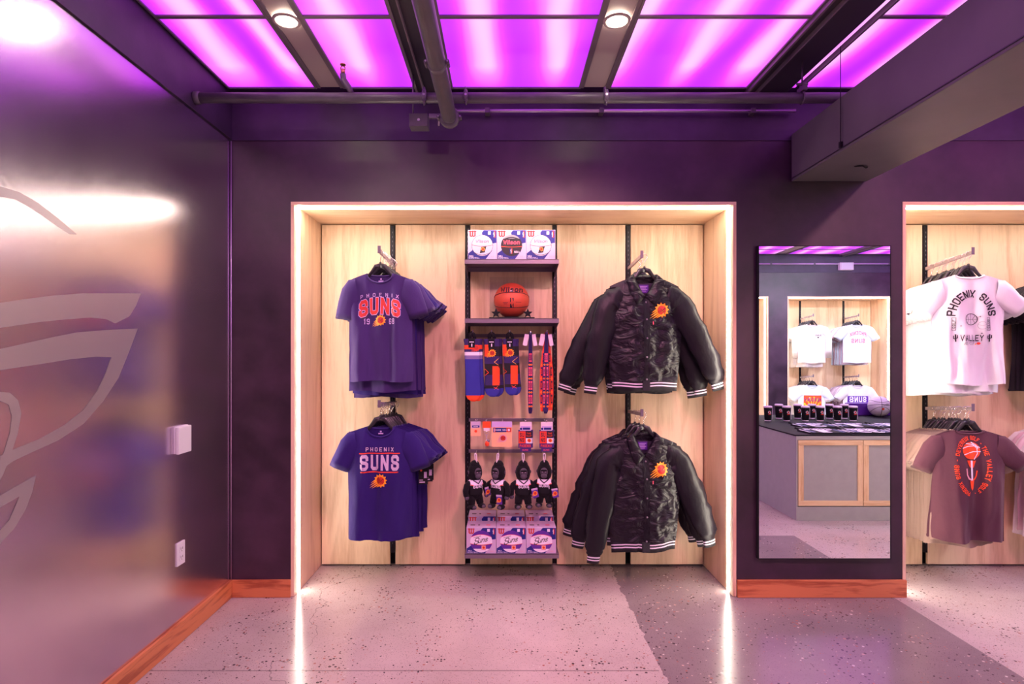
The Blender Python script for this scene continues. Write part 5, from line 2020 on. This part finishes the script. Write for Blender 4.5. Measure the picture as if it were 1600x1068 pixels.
# folded jerseys laid out along the front of the counter
def jersey(label, loc, rz, num, group, dark=True, s=1):
    o = thing('folded_jersey', label, 'jersey', loc, rz, group)
    m = MB()
    pts = [(a_, b_ * 1.12) for a_, b_ in [(-.19, -.16), (.19, -.16), (.20, .05), (.15, .10), (.13, .22), (.07, .22), (.04, .15), (0, .13), (-.04, .15), (-.07, .22), (-.13, .22), (-.15, .10), (-.20, .05)]]
    n = len(pts)
    vs = [(x, y, 0) for x, y in pts] + [(x * .97, y * .97, .016) for x, y in pts]
    m.add(vs, [tuple(reversed(range(n))), tuple(range(n, 2 * n))] + [(k, (k + 1) % n, n + (k + 1) % n, n + k) for k in range(n)], P['grape'] if not dark else M_BLACK)
    b = m.build('cloth', o)
    d = Decal()
    d.text('SUNS', 0, .070, .055, P['white'], 1, width=.26, stroke=1.7)
    d.text(num, 0, -.070, .160, P['white'], 1, width=.075 * len(num) + .07, stroke=1.6)
    d.poly([(-.19, -.15), (-.175, -.15), (-.175, .04), (-.19, .04)], P['white'])
    d.poly([(.175, -.15), (.19, -.15), (.19, .04), (.175, .04)], P['white'])
    d.poly([(-.15, -.15), (-.125, -.15), (-.125, .05), (-.15, .04)], P['blue'])
    d.poly([(.125, -.15), (.15, -.15), (.15, .04), (.125, .05)], P['blue'])
    d.poly([(-.06, .085), (.02, .085), (.05, .11), (-.03, .125)], P['violet'])
    d.build('jersey_print', b, lambda x, z, off: Vector((x, z, .016 + off)), eps=.0005, base=.0008)
    return o
for k, num in enumerate(('1', '35', '3', '35', '1', '3')):
    jersey('black jersey with white number %s on the mirrored counter front edge, %s from the left' % (num, ['first', 'second', 'third', 'fourth', 'fifth', 'sixth'][k]), (CX + .34 + .405 * k, CY1 - .21, CH + .013), PI, num, 'jerseys along the counter front')
for k, num in enumerate(('3', '1', '35', '3', '1')):
    jersey('black jersey numbered %s in the second row on the mirrored counter, %s from left' % (num, ['first', 'second', 'third', 'fourth', 'fifth'][k]), (CX + .50 + .405 * k, CY1 - .66, CH + .013), PI, num, 'jerseys in the second row on the counter')

def tumbler(label, loc, group):
    o = thing('tumbler', label, 'cup', loc, PI, group)
    rg = lambda r, z: [(r * math.cos(2 * PI * k / 20), r * math.sin(2 * PI * k / 20), z) for k in range(20)]
    m = MB()
    m.rings([rg(.032, .008), rg(.034, .012), rg(.043, .142), rg(.043, .150)], M_BLACK, cap0=True, cap1=True)
    b = m.build('cup', o)
    m = MB()
    m.rings([rg(.0335, .0), rg(.0335, .010), rg(.030, .011)], P['card'], cap0=True)
    m.build('base', o)
    m = MB()
    m.rings([rg(.0445, .146), rg(.0455, .152), rg(.0455, .160), rg(.040, .166), rg(.012, .168)], P['card'], cap0=True, cap1=True)
    m.build('lid', o)
    # clear handle side wall of the shell
    m = MB()
    m.box(-.050, -.046, -.004, .004, .02, .145, P['card'], bev=.001)
    m.build('handle', o)
    d = Decal()
    sun_logo(d, .0, .100, .010, 0, orange=P['white'])
    d.rect(-.02, .012, .072, .080, P['scarlet'], 0)
    d.build('logo', o, onto(b, -.04), base=.0012, edge=.01)
    return o
tp = None
ORD_ = ['first', 'second', 'third', 'fourth', 'fifth', 'sixth']
FR = [2.913, 3.12, 3.326, 3.49, 3.68, 3.853]
BK = [3.148, 3.363, 3.526, 3.726, 3.896]
for row, (xs, yy, lb) in enumerate(((FR, -2.84, 'black tumbler in the mirror, front row'), (BK, -3.08, 'black tumbler in the mirror, back row'))):
    for xi, x in enumerate(xs):
        lx_ = lb + ', %s from the mirror left edge' % ORD_[xi]
        if tp is None:
            tp = tumbler(lx_, (x, yy, CH + .013), 'tumblers in the front row on the counter')
        else:
            c_ = copy_tree(tp)
            c_.location = (x, yy, CH + .013)
            tag(c_, lx_, 'cup', 'tumblers in the front row on the counter' if row == 0 else 'tumblers in the back row on the counter')
o = thing('basketball', 'white basketball resting on the display counter, seen in the mirror', 'ball', (4.44, -3.30, CH + .133))
basketball(o, .12, M_BALLW, P['ink'], rz=R(20), tilt=R(15))
d = Decal(); script(d, 'Wilson', 0, .03, .022, P['ink'], 0, width=.09)
d.disc(.03, -.02, .014, P['deep_orange'])
d.build('lettering', o, lambda x, z, off: Vector((-x, math.sqrt(max(0, .1205 ** 2 - x * x - z * z)) + off, z)), base=.0012)
o = thing('folded_merchandise', 'purple folded garment behind the white basketball on the counter', 'garment', (4.50, -3.46, CH + .013))
m = MB(); m.box(-.35, .45, -.05, .05, 0, .15, P['violet'], bev=.015); m.build('cloth', o)

# ------------------------------------------------------------------ garments across the shop, seen in the mirror
def logo_tee(mat, seed, kind, W=.215, **kw):
    a, b = tee(mat, seed, hem=-.78, drop=.05, flareL=.5, flareR=.7, W=W, lite=True, **kw)
    mpf = onto(b)
    d = Decal()
    if kind == 'small':
        d.text('SUNS', -.09, -.33, .022, P['ink'], 0, stroke=1.2); d.disc(-.08, -.365, .012, P['ink'])
    elif kind == 'arch':
        d.text('PHOENIX', 0, -.32, .050, P['pink_red'], 0, width=.25, stroke=1.2, arc=.03)
        d.text('SUNS', 0, -.42, .055, P['pink_red'], 0, width=.20, stroke=1.2)
    elif kind == 'orange':
        d.rect(-.14, .14, -.56, -.32, P['deep_orange'])
        for k in range(6):
            a0, a1 = R(20 + 24 * k), R(30 + 24 * k)
            d.poly([(0, -.54), (.15 * math.cos(a0), -.54 + .2 * math.sin(a0)), (.15 * math.cos(a1), -.54 + .2 * math.sin(a1))], P['gold'], 1)
        d.text('MERCURY', 0, -.39, .045, P['grape'], 2, width=.26, stroke=1.4)
    elif kind == 'block':
        d.rect(-.16, .16, -.44, -.33, P['violet'])
        d.text('SUNS', 0, -.385, .07, P['white'], 1, width=.26, stroke=1.5)
    d.build('print', a, mpf, edge=.04, eps=.0008, base=.002)
    return a
YB, YT = OPP - .515, OPP - .10
for (x, z, zt, front, rear, lbl, n, seed) in (
        (5.05, 2.13, 2.16, logo_tee(F_CREAM, 41, 'small', long=True), [tee(F_CREAM, 42, hem=-.84, W=.2, flareL=.4, flareR=.3, lite=True)[0], tee(F_WHITE, 43, hem=-.80, W=.2, flareL=.5, flareR=.4, lite=True)[0]], 'pale long-sleeved top with small chest mark', 8, 50),
        (5.79, 2.13, 2.16, logo_tee(F_ICE, 44, 'arch'), [tee(F_MAUVE, 45, hem=-.80, W=.21, flareL=.5, flareR=.5, lite=True)[0], tee(F_ICE, 46, hem=-.80, W=.21, flareL=.4, flareR=.4, lite=True)[0]], 'pale blue tee with pink arched PHOENIX SUNS', 9, 51),
        (5.05, 1.14, 1.17, logo_tee(F_ICE, 47, 'orange'), [tee(F_CREAM, 48, hem=-.80, W=.21, flareL=.4, flareR=.4, lite=True)[0], tee(F_WHITE, 49, hem=-.82, W=.21, flareL=.4, flareR=.3, lite=True)[0]], 'white tee with an orange sunburst MERCURY panel', 8, 52),
        (5.79, 1.14, 1.17, logo_tee(F_WHITE, 50, 'block'), [tee(F_MAUVE, 51, hem=-.80, W=.21, flareL=.4, flareR=.5, lite=True)[0], tee(F_WHITE, 52, hem=-.80, W=.21, flareL=.5, flareR=.4, lite=True)[0]], 'white tee with a purple SUNS block', 9, 53)):
    pos = ('upper' if z > 2 else 'lower') + (' left' if x < 5.4 else ' right')
    faceout('steel display arm across the shop, %s in the mirror' % pos, x, z, YB, YT, zt, s=-1)
    stack(x, YB, YT, z, zt, [front] + rear, n, -1, lbl + ', seen in the mirror', 'pale tee on the %s arm in the mirror' % pos,
          'tees on the %s arm in the mirror' % pos, seed, jit=8, hl='black hanger on the %s arm seen in the mirror' % pos, xj=.015, rz_bias=6, front_rz=5)

# fittings high on the far wall, seen in the mirror
o = thing('emergency_light', 'small white box light on the far wall, seen in the mirror', 'light', (5.50, OPP, 2.93))
m = MB(); m.box(-.11, .11, .004, .07, -.06, .06, P['card'], bev=.006); m.build('housing', o)
m = MB(); m.box(-.09, .09, .07, .073, -.05, .05, P['white']); m.build('cover', o)
o = thing('conduit', 'thin conduit high on the far wall, seen in the mirror', 'conduit', (0, OPP + .03, 2.97))
m = MB(); m.cyl((4.0, 0, 0), (XR, 0, 0), .012, M_CONDUIT, 10)
m.build('tube', o)
for hx in (4.3, 5.0, 6.2):
    m = MB(); m.box(hx - .014, hx + .014, -.024, .014, -.016, .016, M_PIPE, bev=.002); m.build('clip', o)
